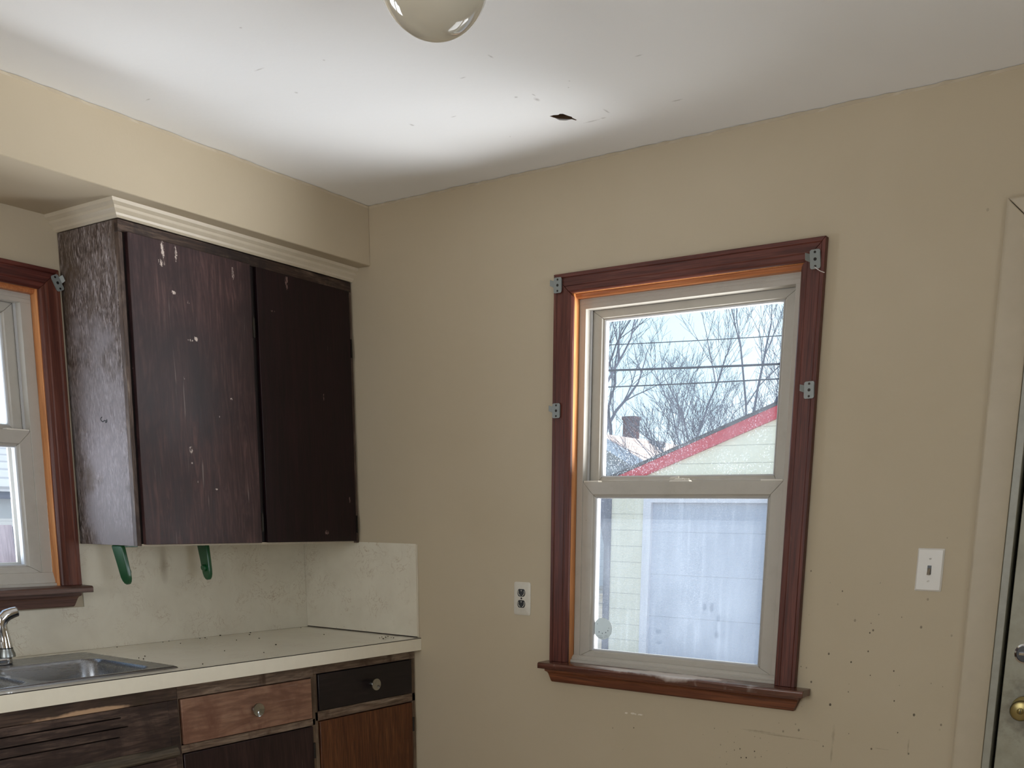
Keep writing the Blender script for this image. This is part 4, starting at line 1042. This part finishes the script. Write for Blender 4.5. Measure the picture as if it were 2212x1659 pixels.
def knob(parent, y, z, x):
    m = MB(); m.lathe([(0.009, 0.0), (0.008, 0.010), (0.012, 0.015), (0.0205, 0.020), (0.0225, 0.0235), (0.0215, 0.0270), (0.0190, 0.0265), (0.013, 0.0230), (0.0, 0.0215)], (x, y, z), (1, 0, 0), 28)
    m.build('knob', M_knob, parent, smooth=True)


# cabinet at the wall: black drawer over a brown door
cr = thing('base_cabinet', 'base cabinet in the corner with a black drawer over a brown door', 'cabinet', (0.30, -0.26, 0), 'base cabinets under the counter'); y0, y1 = -0.5130, -0.0055
carcass(cr, y0, y1)
m = MB(); m.box(FB, FX, y0, y1, 0.836, ZF); m.box(FB, FX, y0, y1, 0.672, 0.7045); m.build('rail', M_bframe, cr, bevel=0.0015)
for a, b in ((y0, y0 + 0.013), (-0.022, y1)):
    m = MB(); m.box(FB, FX, a, b, ZTOE, 0.836); m.build('stile', M_bframe_v, cr, bevel=0.0015)
m = MB(); m.box(FB, FX - 0.004, y1, -0.0005, ZTOE, ZF); m.build('filler_strip', M_cream_edge, cr)
m = MB(); m.box(FB - 0.01, FX + 0.003, y0 + 0.0185, -0.0245, 0.7065, 0.833); d_ = m.build('drawer', M_drawer_black, cr, bevel=0.002, label='black drawer front'); knob(d_, -0.2420, 0.7690, FX + 0.003)
m = MB(); m.box(FB - 0.01, FX + 0.003, y0 + 0.0185, -0.0245, ZTOE + 0.02, 0.6685); d_ = m.build('door', M_bdoor_brown, cr, bevel=0.002, label='rich brown grained door')
m = MB(); m.box(FX - .002, FX + 0.0042, -0.0245, -0.0165, 0.555, 0.610); m.tube([(FX + .004, -0.0225, 0.556), (FX + .004, -0.0225, 0.609)], 0.0035, 8); m.build('hinge', M_hinge, d_)
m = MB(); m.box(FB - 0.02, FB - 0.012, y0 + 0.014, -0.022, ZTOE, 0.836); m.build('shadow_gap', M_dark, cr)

# middle cabinet: stripped brown drawer over a dark door
cm = thing('base_cabinet', 'middle base cabinet with a light brown drawer over a dark purple brown door', 'cabinet', (0.30, -0.79, 0), 'base cabinets under the counter'); y0, y1 = -1.0450, -0.5135
carcass(cm, y0, y1)
m = MB(); m.box(FB, FX, y0, y1, 0.8265, ZF); m.box(FB, FX, y0, y1, 0.660, 0.684); m.build('rail', M_bframe, cm, bevel=0.0015)
for a, b in ((y1 - 0.012, y1), (y0, y0 + 0.002)):
    m = MB(); m.box(FB, FX, a, b, ZTOE, 0.8265); m.build('stile', M_bframe_v, cm, bevel=0.0008)
m = MB(); m.box(FB - 0.01, FX + 0.003, y0 + 0.0095, y1 - 0.0140, 0.6860, 0.8235); d_ = m.build('drawer', M_drawer_brown, cm, bevel=0.002, label='light brown stripped drawer front'); knob(d_, -0.7730, 0.7560, FX + 0.003)
m = MB(); m.box(FB - 0.01, FX + 0.003, y0 + 0.0060, y1 - 0.0140, ZTOE + 0.02, 0.6570); d_ = m.build('door', M_bdoor_dark, cm, bevel=0.002, label='dark purple brown door')
m = MB(); m.box(FX - .002, FX + 0.0042, y1 - 0.0140, y1 - 0.007, 0.545, 0.600); m.tube([(FX + .004, y1 - 0.0125, 0.546), (FX + .004, y1 - 0.0125, 0.599)], 0.0035, 8); m.build('hinge', M_hinge, d_)
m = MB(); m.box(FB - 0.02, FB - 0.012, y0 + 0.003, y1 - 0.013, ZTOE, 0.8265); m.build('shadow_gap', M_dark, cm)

# sink cabinet: peeling rail, slotted false front, worn moulding, doors
cs = thing('base_cabinet', 'weathered sink base cabinet with three long vent slots in its front', 'cabinet', (0.30, -1.50, 0), 'base cabinets under the counter'); y0, y1 = KE + 0.02, -1.0455
m = MB(); m.box(0.005, FB, y0, y0 + 0.016, ZTOE, ZF - 0.002); m.box(0.005, FB, y1 - 0.016, y1, ZTOE, ZF - 0.002); m.box(0.012, FB, y0 + .016, y1 - .016, ZTOE, ZTOE + 0.016); m.build('carcass', M_inside, cs)
m = MB(); m.box(0.005, FB - 0.06, y0, y1, 0.0, ZTOE); m.build('plinth', M_dark, cs)
m = MB(); m.box(FB, FX, y0, y1, 0.8255, ZF); m.build('rail', M_sinkrail, cs, bevel=0.002, label='peeling top rail')
m = MB(); m.box(FB, FX, y1 - 0.035, y1, ZTOE, 0.8255); m.build('stile', M_sinkfront, cs, bevel=0.002)
# slotted front board: strips between the slots
zz0, zz1 = 0.690, 0.8250; yr = y1 - 0.0355
slots = [(-1.62, -1.232, 0.8000), (-1.74, -1.212, 0.7720), (-1.62, -1.240, 0.7450)]; sw = 0.0042
m = MB(); holes = [(a, b, z - sw / 2, z + sw / 2) for a, b, z in slots]
wall_boxes(m, 'x', FB + 0.004, FX + 0.002, y0, yr, zz0, zz1, holes); m.build('vent_panel', M_sinkfront, cs, label='front board with three vent slots')
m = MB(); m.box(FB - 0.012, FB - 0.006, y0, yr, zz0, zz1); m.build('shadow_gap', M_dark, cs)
pr = [(FB, 0.655), (FX + 0.004, 0.655), (FX + 0.010, 0.662), (FX + 0.010, 0.672), (FX + 0.003, 0.682), (FX + 0.003, 0.6895), (FB, 0.6895)]
m = MB(); m.prism(pr, lambda a, b, e: (a, e, b), y0, y1 - 0.012); m.build('moulding', M_sinkmould, cs)
for a, b in ((-1.500, y1 - 0.020), (y0 + 0.01, -1.508)):
    m = MB(); m.box(FB - 0.004, FX + 0.006, a, b, ZTOE + 0.02, 0.6530); m.build('door', M_sinkfront, cs, bevel=0.003)


# ------------------------------------------------------------------ wall fittings
def face_plate(x0, z0, w, h, mat, root, bulge):
    a = [(x0, -0.0002, z0), (x0 + w, -0.0002, z0), (x0 + w, -0.0002, z0 + h), (x0, -0.0002, z0 + h)]
    m = MB(); pl0 = rrect(x0, x0 + w, z0, z0 + h, 0.003 if not bulge else 0.008, 4); k = 0.004 if not bulge else 0.007
    pl1 = rrect(x0 + k, x0 + w - k, z0 + k, z0 + h - k, 0.002 if not bulge else 0.007, 4)
    m.hexa([(u, -0.0002, v) for u, v in pl0], [(u, -0.0022, v) for u, v in pl0]); m.hexa([(u, -0.0022, v) for u, v in pl0], [(u, -0.0062, v) for u, v in pl1])
    return m.build('plate', mat, root, smooth=bulge)


lsx, lsz = 2.4182, 1.1866
ls = thing('light_switch', 'white toggle light switch plate on the wall by the door', 'light switch', (lsx + 0.035, 0, lsz))
face_plate(lsx, lsz, 0.070, 0.1143, M_white, ls, False)
cx, cz = lsx + 0.035, lsz + 0.057
m = MB(); m.box(cx - 0.0052, cx + 0.0052, -0.0068, -0.0060, cz - 0.012, cz + 0.012); m.build('slot', M_black, ls)
m = MB(); m.hexa([(cx - .004, -0.0066, cz - .011), (cx + .004, -0.0066, cz - .011), (cx + .004, -0.0066, cz + .005), (cx - .004, -0.0066, cz + .005)], [(cx - .003, -0.018, cz - .013), (cx + .003, -0.018, cz - .013), (cx + .003, -0.0165, cz - .006), (cx - .003, -0.0165, cz - .006)]); m.build('toggle', M_toggle, ls, bevel=0.0008)
for dz in (0.030, -0.030):
    m = MB(); m.lathe([(0.0034, 0), (0.0034, 0.0006), (0.0026, 0.0011), (0, 0.0012)], (cx, -0.0062, cz + dz), (0, -1, 0), 16); s_ = m.build('screw', M_white, ls, smooth=True)
    m = MB(); q = 0.5 if dz < 0 else 0.1; m.hexa([(cx - .003 * math.cos(q), -0.0073, cz + dz - .003 * math.sin(q)), (cx + .003 * math.cos(q), -0.0073, cz + dz + .003 * math.sin(q)), (cx + .003 * math.cos(q), -0.0073, cz + dz + .003 * math.sin(q) + .0007), (cx - .003 * math.cos(q), -0.0073, cz + dz - .003 * math.sin(q) + .0007)],
        [(cx - .003 * math.cos(q), -0.0076, cz + dz - .003 * math.sin(q)), (cx + .003 * math.cos(q), -0.0076, cz + dz + .003 * math.sin(q)), (cx + .003 * math.cos(q), -0.0076, cz + dz + .003 * math.sin(q) + .0007), (cx - .003 * math.cos(q), -0.0076, cz + dz - .003 * math.sin(q) + .0007)]); m.build('screw_slot', M_hinge, s_)

ox, oz = 1.0575, 1.0330
ol = thing('power_outlet', 'painted wall outlet with two black sockets left of the garage-view window', 'outlet', (ox + 0.035, 0, oz))
face_plate(ox, oz, 0.0705, 0.1143, M_plate, ol, True)
cx = ox + 0.0345; cz = oz + 0.0585
for dz in (0.0190, -0.0195):
    pl = []
    for k in range(32):
        a = 2 * math.pi * k / 32; pl.append((cx + 0.0165 * math.cos(a), cz + dz + max(-0.0130, min(0.0130, 0.0165 * math.sin(a)))))
    m = MB(); m.prism(pl, lambda a, b, e: (a, e, b), -0.0062, -0.0072); so_ = m.build('socket', M_black, ol)
    m = MB()
    for sgn in (-1, 1):
        arc = [(cx + sgn * 0.0125, cz + dz + 0.007), (cx + sgn * 0.0130, cz + dz), (cx + sgn * 0.0105, cz + dz - 0.006), (cx + sgn * 0.0045, cz + dz - 0.0098)]
        for p, q in zip(arc, arc[1:]): m.tube([(p[0], -0.0072, p[1]), (q[0], -0.0072, q[1])], 0.0011, 6)
    m.hexa([(cx - .0022, -0.0071, cz + dz + .009), (cx + .0022, -0.0071, cz + dz + .009), (cx, -0.0071, cz + dz + .0045)], [(cx - .0022, -0.0077, cz + dz + .009), (cx + .0022, -0.0077, cz + dz + .009), (cx, -0.0077, cz + dz + .0045)])
    m.build('paint_edge', M_plate, so_)
m = MB(); m.lathe([(0.0034, 0), (0.0032, 0.001), (0, 0.0015)], (cx, -0.0062, cz - 0.0003), (0, -1, 0), 14); m.build('screw', M_hinge, ol, smooth=True)

# ------------------------------------------------------------------ door at the right edge
CW = 0.076; dx0 = 2.5590; dzt = 2.140
m = MB(); cpf = [(0, 0.0), (0, -0.016), (0.006, -0.020), (0.02, -0.019), (CW - 0.012, -0.014), (CW, -0.010), (CW, 0.0)]
m.mitred(MW, dx0, 3.575, 0.0, dzt, cpf, 'LRT', 0.0012); m.build('trim_3', M_doortrim, kind='structure', warp=lambda p: (p[0] + (0.012 * (1.4 - p[2]) if p[0] < 3 else 0) * 0.8, p[1], p[2]), bevel=0.002)
dr_ = thing('door_1', 'grubby grey green painted door at the right edge, black gap along its jamb', None, (3.07, 0.05, 0), kind='structure')
JX = 2.6555; DLEAN = lambda p: (p[0] + (0.0096 * (1.4 - p[2]) if p[0] < 3 else 0), p[1], p[2])
m = MB(); m.box(2.6360, JX, -0.010, 0.13, 0, 2.07); m.box(JX, 3.48, -0.010, 0.13, 2.045, 2.07); m.box(3.48, 3.499, -0.010, 0.13, 0, 2.07); m.build('jamb', M_jambpaint, dr_, warp=DLEAN, bevel=0.0015)
m = MB(); m.box(JX + 0.0095, 3.476, 0.004, 0.046, 0.012, 2.040); slab = m.build('slab', M_door, dr_, warp=DLEAN, bevel=0.002)
m = MB(); m.box(JX, 3.48, 0.052, 0.060, 0.0, 2.045); m.build('door_stop', M_dark, dr_, warp=DLEAN)
p = px(2214, 1413, 'y', -0.010)
m = MB(); m.lathe([(0.0270, 0.0), (0.0270, 0.006), (0.0225, 0.009), (0.0215, 0.007), (0.0, 0.007)], (p.x, 0.004, p.z), (0, -1, 0), 32); db = m.build('deadbolt', M_chrome, slab, smooth=True)
m = MB(); m.lathe([(0.0212, 0.0), (0.0212, 0.0016), (0.0, 0.0018)], (p.x, -0.0030, p.z), (0, -1, 0), 28); m.build('deadbolt_face', M_black, db, smooth=True)
m = MB(); m.box(p.x - 0.014, p.x + 0.014, -0.016, -0.0045, p.z - 0.0035, p.z + 0.0035); m.build('thumb_turn', M_chrome, db, bevel=0.001)
p = px(2206, 1535, 'y', -0.04)
m = MB(); m.lathe([(0.032, 0.0), (0.031, 0.005), (0.022, 0.010), (0.012, 0.014), (0.012, 0.030), (0.020, 0.035), (0.0265, 0.042), (0.0275, 0.050), (0.0245, 0.056), (0.021, 0.0575), (0.0, 0.0575)], (p.x, 0.004, p.z), (0, -1, 0), 36); kb = m.build('knob', M_brass, slab, smooth=True)
m = MB(); m.lathe([(0.0085, 0.0), (0.0085, 0.002), (0.007, 0.003), (0, 0.003)], (p.x, -0.0535, p.z), (0, -1, 0), 20); m.build('lock_button', M_brass, kb, smooth=True)
m = MB(); m.box(p.x - 0.001, p.x + 0.001, -0.0572, -0.0564, p.z - 0.0055, p.z + 0.0055); m.build('key_slot', M_black, kb)

# ------------------------------------------------------------------ ceiling globe
GC = Vector((1.8065, -1.2686, 2.3007)); GR = 0.1
gl = thing('ceiling_light', 'round ivory glass globe light on the white ceiling', 'ceiling light', (GC.x, GC.y, H))
prof = [(GR * math.sin(math.pi * k / 40), -GR * math.cos(math.pi * k / 40)) for k in range(0, 36)]
m = MB(); m.lathe(prof, GC, (0, 0, 1), 64); m.build('globe', M_globe, gl, smooth=True)
m = MB(); m.lathe([(0.055, 0.0), (0.055, 0.022), (0.075, 0.040), (0.078, 0.0508), (0, 0.0508)], (GC.x, GC.y, H - 0.051), (0, 0, 1), 40); m.build('canopy', M_white, gl, smooth=True)

# ------------------------------------------------------------------ outdoors: ground, garage, house, wires, trees
GZ = -0.55


def ground_mat():
    t = NT('winter lawn and drive')
    c = t.mix(t.ramp(t.noise(0.8, 5, 0.6), [(0.4, 0.0), (0.65, 1.0)]), (0.20, 0.17, 0.10, 1), (0.32, 0.30, 0.26, 1))
    return t.principled(c, 0.9)


MB().box(-45, 30, -20, 60, GZ - 0.2, GZ).build('ground', ground_mat(), kind='structure')


def siding(name, col, pitch, phase, groove=0.05):
    t = NT(name); sx = t.n('ShaderNodeSeparateXYZ'); t.l(t.pos, sx.inputs[0])
    f = t.math('FRACT', t.math('DIVIDE', t.math('SUBTRACT', sx.outputs[2], phase), pitch))
    ln = t.math('LESS_THAN', f, groove)
    c = t.mix(t.math('MULTIPLY', t.noise(6, 4), 0.25), col, (col[0] * .8, col[1] * .8, col[2] * .75, 1))
    return t.principled(t.mix(t.math('MULTIPLY', ln, 0.55), c, (col[0] * .35, col[1] * .35, col[2] * .35, 1)), 0.6, bump=f, bstr=0.6, bdist=0.01)


def shingle(name, a, b):
    t = NT(name); sx = t.n('ShaderNodeSeparateXYZ'); t.l(t.pos, sx.inputs[0])
    f = t.math('FRACT', t.math('MULTIPLY', sx.outputs[2], 9.0))
    c = t.mix(t.noise((5, 5, 14), 4), a, b)
    return t.principled(t.mix(t.math('MULTIPLY', t.math('LESS_THAN', f, 0.22), 0.5), c, (a[0] * .4, a[1] * .4, a[2] * .4, 1)), 0.85)


M_ysid = siding('pale yellow siding', (0.76, 0.73, 0.60, 1), 0.1841, 2.1502)
M_red = plain('red fascia paint', S(196, 62, 74), 0.5, var=0.15)
M_gdoor = siding('blue grey garage door', (0.46, 0.50, 0.62, 1), 0.4860, 0.2477 - 0.4860, 0.016)
M_lilac = plain('pale trim', (0.70, 0.70, 0.78, 1), 0.5)
M_slate = plain('dark slate strip', S(70, 74, 92), 0.6)
M_shd = shingle('dark shingles', S(62, 60, 66), S(84, 80, 84))
M_shp = shingle('sunlit brown shingles', (0.62, 0.46, 0.40, 1), (0.75, 0.58, 0.50, 1))
M_gsid = siding('grey siding', (0.40, 0.43, 0.48, 1), 0.2, 0.0)
M_wsid = siding('white siding', (0.82, 0.84, 0.86, 1), 0.25, 0.0, 0.02)
M_brick = plain('dark chimney brick', S(92, 50, 56), 0.8, var=0.5, vs=12)
M_metalroof = plain('grey vent metal', S(60, 60, 66), 0.5)

GY = 7.5; gxl, gxr = -3.035, 2.935; ridge = (gxl + gxr) / 2; SL = 0.363; ze = 1.8412
ga = thing('garage', 'pale yellow garage with red rake board and blue grey overhead door seen through the window', 'garage', (ridge, GY + 3, GZ))
zwall = lambda x: ze + SL * (min(x, 2 * ridge - x) + 3.07) - 0.05
gdl, gdr, gdt = -2.500, 2.40, 1.5500
m = MB(); F0 = [(gxl, GZ), (gdl - 0.10, GZ), (gdl - 0.10, gdt + 0.1), (gdr + 0.10, gdt + 0.1), (gdr + 0.10, GZ), (gxr, GZ), (gxr, zwall(gxr)), (ridge, zwall(ridge)), (gxl, zwall(gxl))]
m.prism(F0, lambda a, b, e: (a, e, b), GY, GY + 0.1)
m.box(gxl, gxl + .1, GY + .1, GY + 6, GZ, zwall(gxl)); m.box(gxr - .1, gxr, GY + .1, GY + 6, GZ, zwall(gxr)); m.box(gxl, gxr, GY + 6, GY + 6.1, GZ, zwall(gxl))
m.build('wall', M_ysid, ga)
m = MB()
for sgn in (1, -1):
    xa = ridge - sgn * (ridge + 3.10); q = lambda x, dz, s=sgn: (ridge + (x - ridge) * s)
    xo = -3.10; za, zr_ = ze + SL * (xo + 3.07), ze + SL * (ridge + 3.07)
    m.hexa([(q(xo, 0), GY - 0.05, za - .04), (q(ridge, 0), GY - 0.05, zr_ - .04), (q(ridge, 0), GY - 0.05, zr_), (q(xo, 0), GY - 0.05, za)], [(q(xo, 0), GY + 6.2, za - .04), (q(ridge, 0), GY + 6.2, zr_ - .04), (q(ridge, 0), GY + 6.2, zr_), (q(xo, 0), GY + 6.2, za)])
m.build('roof', M_shd, ga)
m = MB()
for sgn in (1, -1):
    q = lambda x, s=sgn: (ridge + (x - ridge) * s); xo = -3.09; za, zr_ = ze + SL * (xo + 3.07) - 0.035, ze + SL * (ridge + 3.07) - 0.035
    m.hexa([(q(xo), GY - 0.04, za - .135), (q(ridge), GY - 0.04, zr_ - .135), (q(ridge), GY - 0.04, zr_), (q(xo), GY - 0.04, za)], [(q(xo), GY - 0.001, za - .135), (q(ridge), GY - 0.001, zr_ - .135), (q(ridge), GY - 0.001, zr_), (q(xo), GY - 0.001, za)])
m.build('fascia', M_red, ga, label='red rake board')
m = MB(); m.box(gdl, gdr, GY + 0.03, GY + 0.08, GZ, gdt); m.build('overhead_door', M_gdoor, ga)
m = MB(); m.box(gdl - 0.10, gdl, GY - 0.02, GY + 0.08, GZ, gdt + 0.1); m.box(gdr, gdr + .10, GY - 0.02, GY + 0.08, GZ, gdt + 0.1); m.box(gdl, gdr, GY - 0.02, GY + 0.08, gdt, gdt + 0.1); m.build('door_trim', M_lilac, ga)
m = MB(); m.box(gxl - 0.085, gxl, GY - 0.02, GY + 0.1, GZ, zwall(gxl) - 0.09); m.build('dark_corner_strip', M_slate, ga)  # dark strip along the garage's left corner

# neighbour's house, far left through the same pane
NY = 22.0; nx, nz, ns = -11.936, 3.662, 0.515
nh = thing('house', 'grey gabled neighbour house with sunlit brown shingles and a chimney', 'house', (nx, NY + 6, GZ))
m = MB(); w2 = 4.4; ztp = nz - 0.15
m.hexa([(nx - w2, NY, GZ), (nx + w2, NY, GZ), (nx + w2, NY, ztp - ns * w2), (nx, NY, ztp), (nx - w2, NY, ztp - ns * w2)], [(nx - w2, NY + 12, GZ), (nx + w2, NY + 12, GZ), (nx + w2, NY + 12, ztp - ns * w2), (nx, NY + 12, ztp), (nx - w2, NY + 12, ztp - ns * w2)]); m.build('wall', M_gsid, nh)
m = MB()
for s_ in (1, -1):
    m.hexa([(nx, NY - .4, nz), (nx + s_ * 4.9, NY - .4, nz - ns * 4.9), (nx + s_ * 4.9, NY - .4, nz - ns * 4.9 - .12), (nx, NY - .4, nz - .12)], [(nx, NY + 12.4, nz), (nx + s_ * 4.9, NY + 12.4, nz - ns * 4.9), (nx + s_ * 4.9, NY + 12.4, nz - ns * 4.9 - .12), (nx, NY + 12.4, nz - .12)])
m.build('roof', M_shp, nh)
m = MB()
for s_ in (1, -1):
    m.hexa([(nx, NY - .44, nz - .02), (nx + s_ * 4.9, NY - .44, nz - ns * 4.9 - .02), (nx + s_ * 4.9, NY - .44, nz - ns * 4.9 - .32), (nx, NY - .44, nz - .32)], [(nx, NY - .40, nz - .02), (nx + s_ * 4.9, NY - .40, nz - ns * 4.9 - .02), (nx + s_ * 4.9, NY - .40, nz - ns * 4.9 - .32), (nx, NY - .40, nz - .32)])
m.build('rake_board', plain('pale blue rake', (0.55, 0.60, 0.72, 1), 0.5), nh)
c0 = px(1345, 940, 'y', 24.5); c1 = px(1376, 945, 'y', 24.5); ctp = px(1350, 907, 'y', 24.5)
m = MB(); m.box(c0.x, c1.x - 0.12, 24.5, 24.85, 2.4, ctp.z); m.box(c0.x - .03, c1.x - .09, 24.47, 24.88, ctp.z, ctp.z + 0.10); m.build('chimney', M_brick, nh)
vz = lambda x: nz - ns * (x - nx)
_d = px(1410, 960, 'y', 26.0) - CAM; _k = (nz + ns * nx - CAM.z - ns * CAM.x) / (_d.z + ns * _d.x); vp = CAM + _d * _k      # where that sight line meets the roof slope
m = MB(); m.box(vp.x - .12, vp.x + .16, vp.y, vp.y + .5, vz(vp.x) - 0.12, vz(vp.x) + 0.10); m.build('roof_vent', M_metalroof, nh)

# service wires across the yard
M_wire = plain('black cable', S(36, 40, 58), 0.6)
for k, (lab, a, b, yy, r) in enumerate((('thin topmost wire crossing above the bare trees', (1320, 745), (1690, 725), 12.0, 0.007), ('thick cable crossing the middle of the upper pane', (1320, 800), (1690, 786), 11.6, 0.016),
                                        ('thin wire just under the thick cable', (1320, 836), (1690, 818), 11.8, 0.010))):
    p, q = px(*a, 'y', yy), px(*b, 'y', yy); d = q - p; pts = []
    for i in range(25):
        f = -3.0 + 7.0 * i / 24; c = p + d * f; c.z += 0.02 * (f - 0.5) ** 2 - 0.005; pts.append(c)
    m = MB(); m.tube(pts, r, 6); m.build('overhead_wire', M_wire, label=lab, cat='wire', group='overhead wires')


def tree(label, base, height, seed, lean=(0, 0), spread=0.62, levels=5, r0=0.16, first=0.3, kids=(3, 4), col=None, twig=0.006, up=0.22):
    rnd = random.Random(seed); base = Vector(base)
    root = thing('bare_tree', label, 'tree', base, 'bare trees beyond the garage')
    mt = MB(); mb = MB()
    def grow(p, d, L, r, lev):
        n = 4 if lev < 2 else 3; pts = [p]; rs = [r]; dd = d.copy()
        for i in range(n):
            dd = (dd + Vector((rnd.gauss(0, .13), rnd.gauss(0, .13), rnd.gauss(0, .08) + up * 0.18))).normalized()
            pts.append(pts[-1] + dd * L / n); rs.append(max(twig, r * (1 - 0.42 * (i + 1) / n)))
        (mt if lev == 0 else mb).tube(pts, rs, 6 if lev < 2 else 3, cap=False)
        if lev >= levels: return
        nk = rnd.randint(*kids) + (2 if lev == 0 else 0)
        for k in range(nk):
            f = rnd.uniform(first if lev == 0 else 0.25, 1.0) if k < nk - 1 else 1.0
            i = min(n - 1, int(f * n)); q = pts[i].lerp(pts[i + 1], f * n - i) if f < 1 else pts[-1]
            ax = Vector((rnd.gauss(0, 1), rnd.gauss(0, 1), rnd.gauss(0, .6))).normalized()
            nd = (dd + ax * spread * (0.5 if k == nk - 1 else rnd.uniform(0.8, 1.4)) + Vector((0, 0, up))).normalized()
            grow(q, nd, L * rnd.uniform(0.50, 0.74), max(twig, r * rnd.uniform(0.40, 0.58)), lev + 1)
    grow(base - Vector((0, 0, 0.05)), Vector((lean[0], lean[1], 1)).normalized(), height * 0.45, r0, 0)
    M_bark = plain('grey bark', col or S(96, 100, 122), 0.85, var=0.3, vs=20)
    mt.build('trunk', M_bark, root); mb.build('branches', M_bark, root)
    return root


tb = lambda u, y: (px(u, 900, 'y', y).x, y, GZ)
tree('tall leaning bare tree at the left of the upper pane', tb(1338, 17), 9.5, 11, (0.03, 0.0), 0.6, 5, 0.15, 0.35, (3, 3), twig=0.005)
tree('forked bare tree rising behind the neighbour roof', tb(1392, 42), 14.0, 5, (-0.02, 0), 0.65, 5, 0.17, 0.3, (3, 4), twig=0.007)
tree('dense bare tree in the middle of the upper pane', tb(1475, 37), 10.5, 21, (0.05, 0), 0.75, 5, 0.12, 0.25, (4, 4), twig=0.006)
tree('broad twiggy bare tree right of the middle, over the red rake board', tb(1612, 16.3), 5.3, 33, (0.03, 0), 0.6, 5, 0.06, 0.40, (4, 4), twig=0.0032)
tree('twiggy bare tree at the right side of the upper pane', tb(1655, 20.5), 6.8, 8, (0, 0), 0.75, 5, 0.09, 0.22, (4, 4), twig=0.0045)
tree('tall slender bare tree with long thin branches reaching to the top of the upper pane', tb(1612, 44), 16.0, 42, (0.0, 0), 0.6, 5, 0.13, 0.3, (3, 3), twig=0.008)

# what the sink window looks on to: plank fence, white shed
M_plank = wood('grey purple fence planks', S(120, 108, 118), S(160, 148, 158), S(190, 180, 190), 'z', 14, 10, 0.8, 0.8)
fe = thing('plank_fence', 'grey purple plank fence outside the sink window', 'fence', (-4.0, 0.6, GZ))
m = MB()
for k in range(34): m.box(-4.02, -4.0, -2.2 + k * 0.15, -2.2 + k * 0.15 + 0.142, GZ, 1.255 + 0.006 * math.sin(k * 2.3))
m.build('planks', M_plank, fe)
m = MB(); m.box(-4.08, -4.02, -2.2, 2.9, 0.9, 0.98); m.box(-4.08, -4.02, -2.2, 2.9, -0.3, -0.22); m.build('rail', M_plank, fe)
sh = thing('shed', 'white shed with a pale roof behind the plank fence', 'shed', (-8.0, 2.2, GZ))
sz = lambda v, x: px(20, v, 'x', x).z
m = MB(); m.box(-10.5, -7.0, -1.5, 6.0, GZ, sz(1078, -7.0)); m.build('wall', M_wsid, sh)
m = MB(); m.box(-7.06, -6.9, -1.7, 6.2, sz(1078, -7.0), sz(1062, -7.0)); m.build('eave', M_slate, sh)
e0 = sz(1062, -6.9); m = MB(); m.hexa([(-6.88, -1.7, e0), (-6.88, 6.2, e0), (-10.6, 6.2, e0 + 0.62), (-10.6, -1.7, e0 + 0.62)], [(-6.88, -1.7, e0 + .05), (-6.88, 6.2, e0 + .05), (-10.6, 6.2, e0 + 0.67), (-10.6, -1.7, e0 + 0.67)]); m.build('roof', shingle('pale shingles', (0.60, 0.62, 0.66, 1), (0.72, 0.74, 0.78, 1)), sh)
tree('bare tree beyond the white shed outside the sink window', (-14.0, 4.6, GZ), 7.5, 77, (0, 0), 0.75, 5, 0.14, 0.2, (4, 4))['group'] = 'bare trees by the shed'
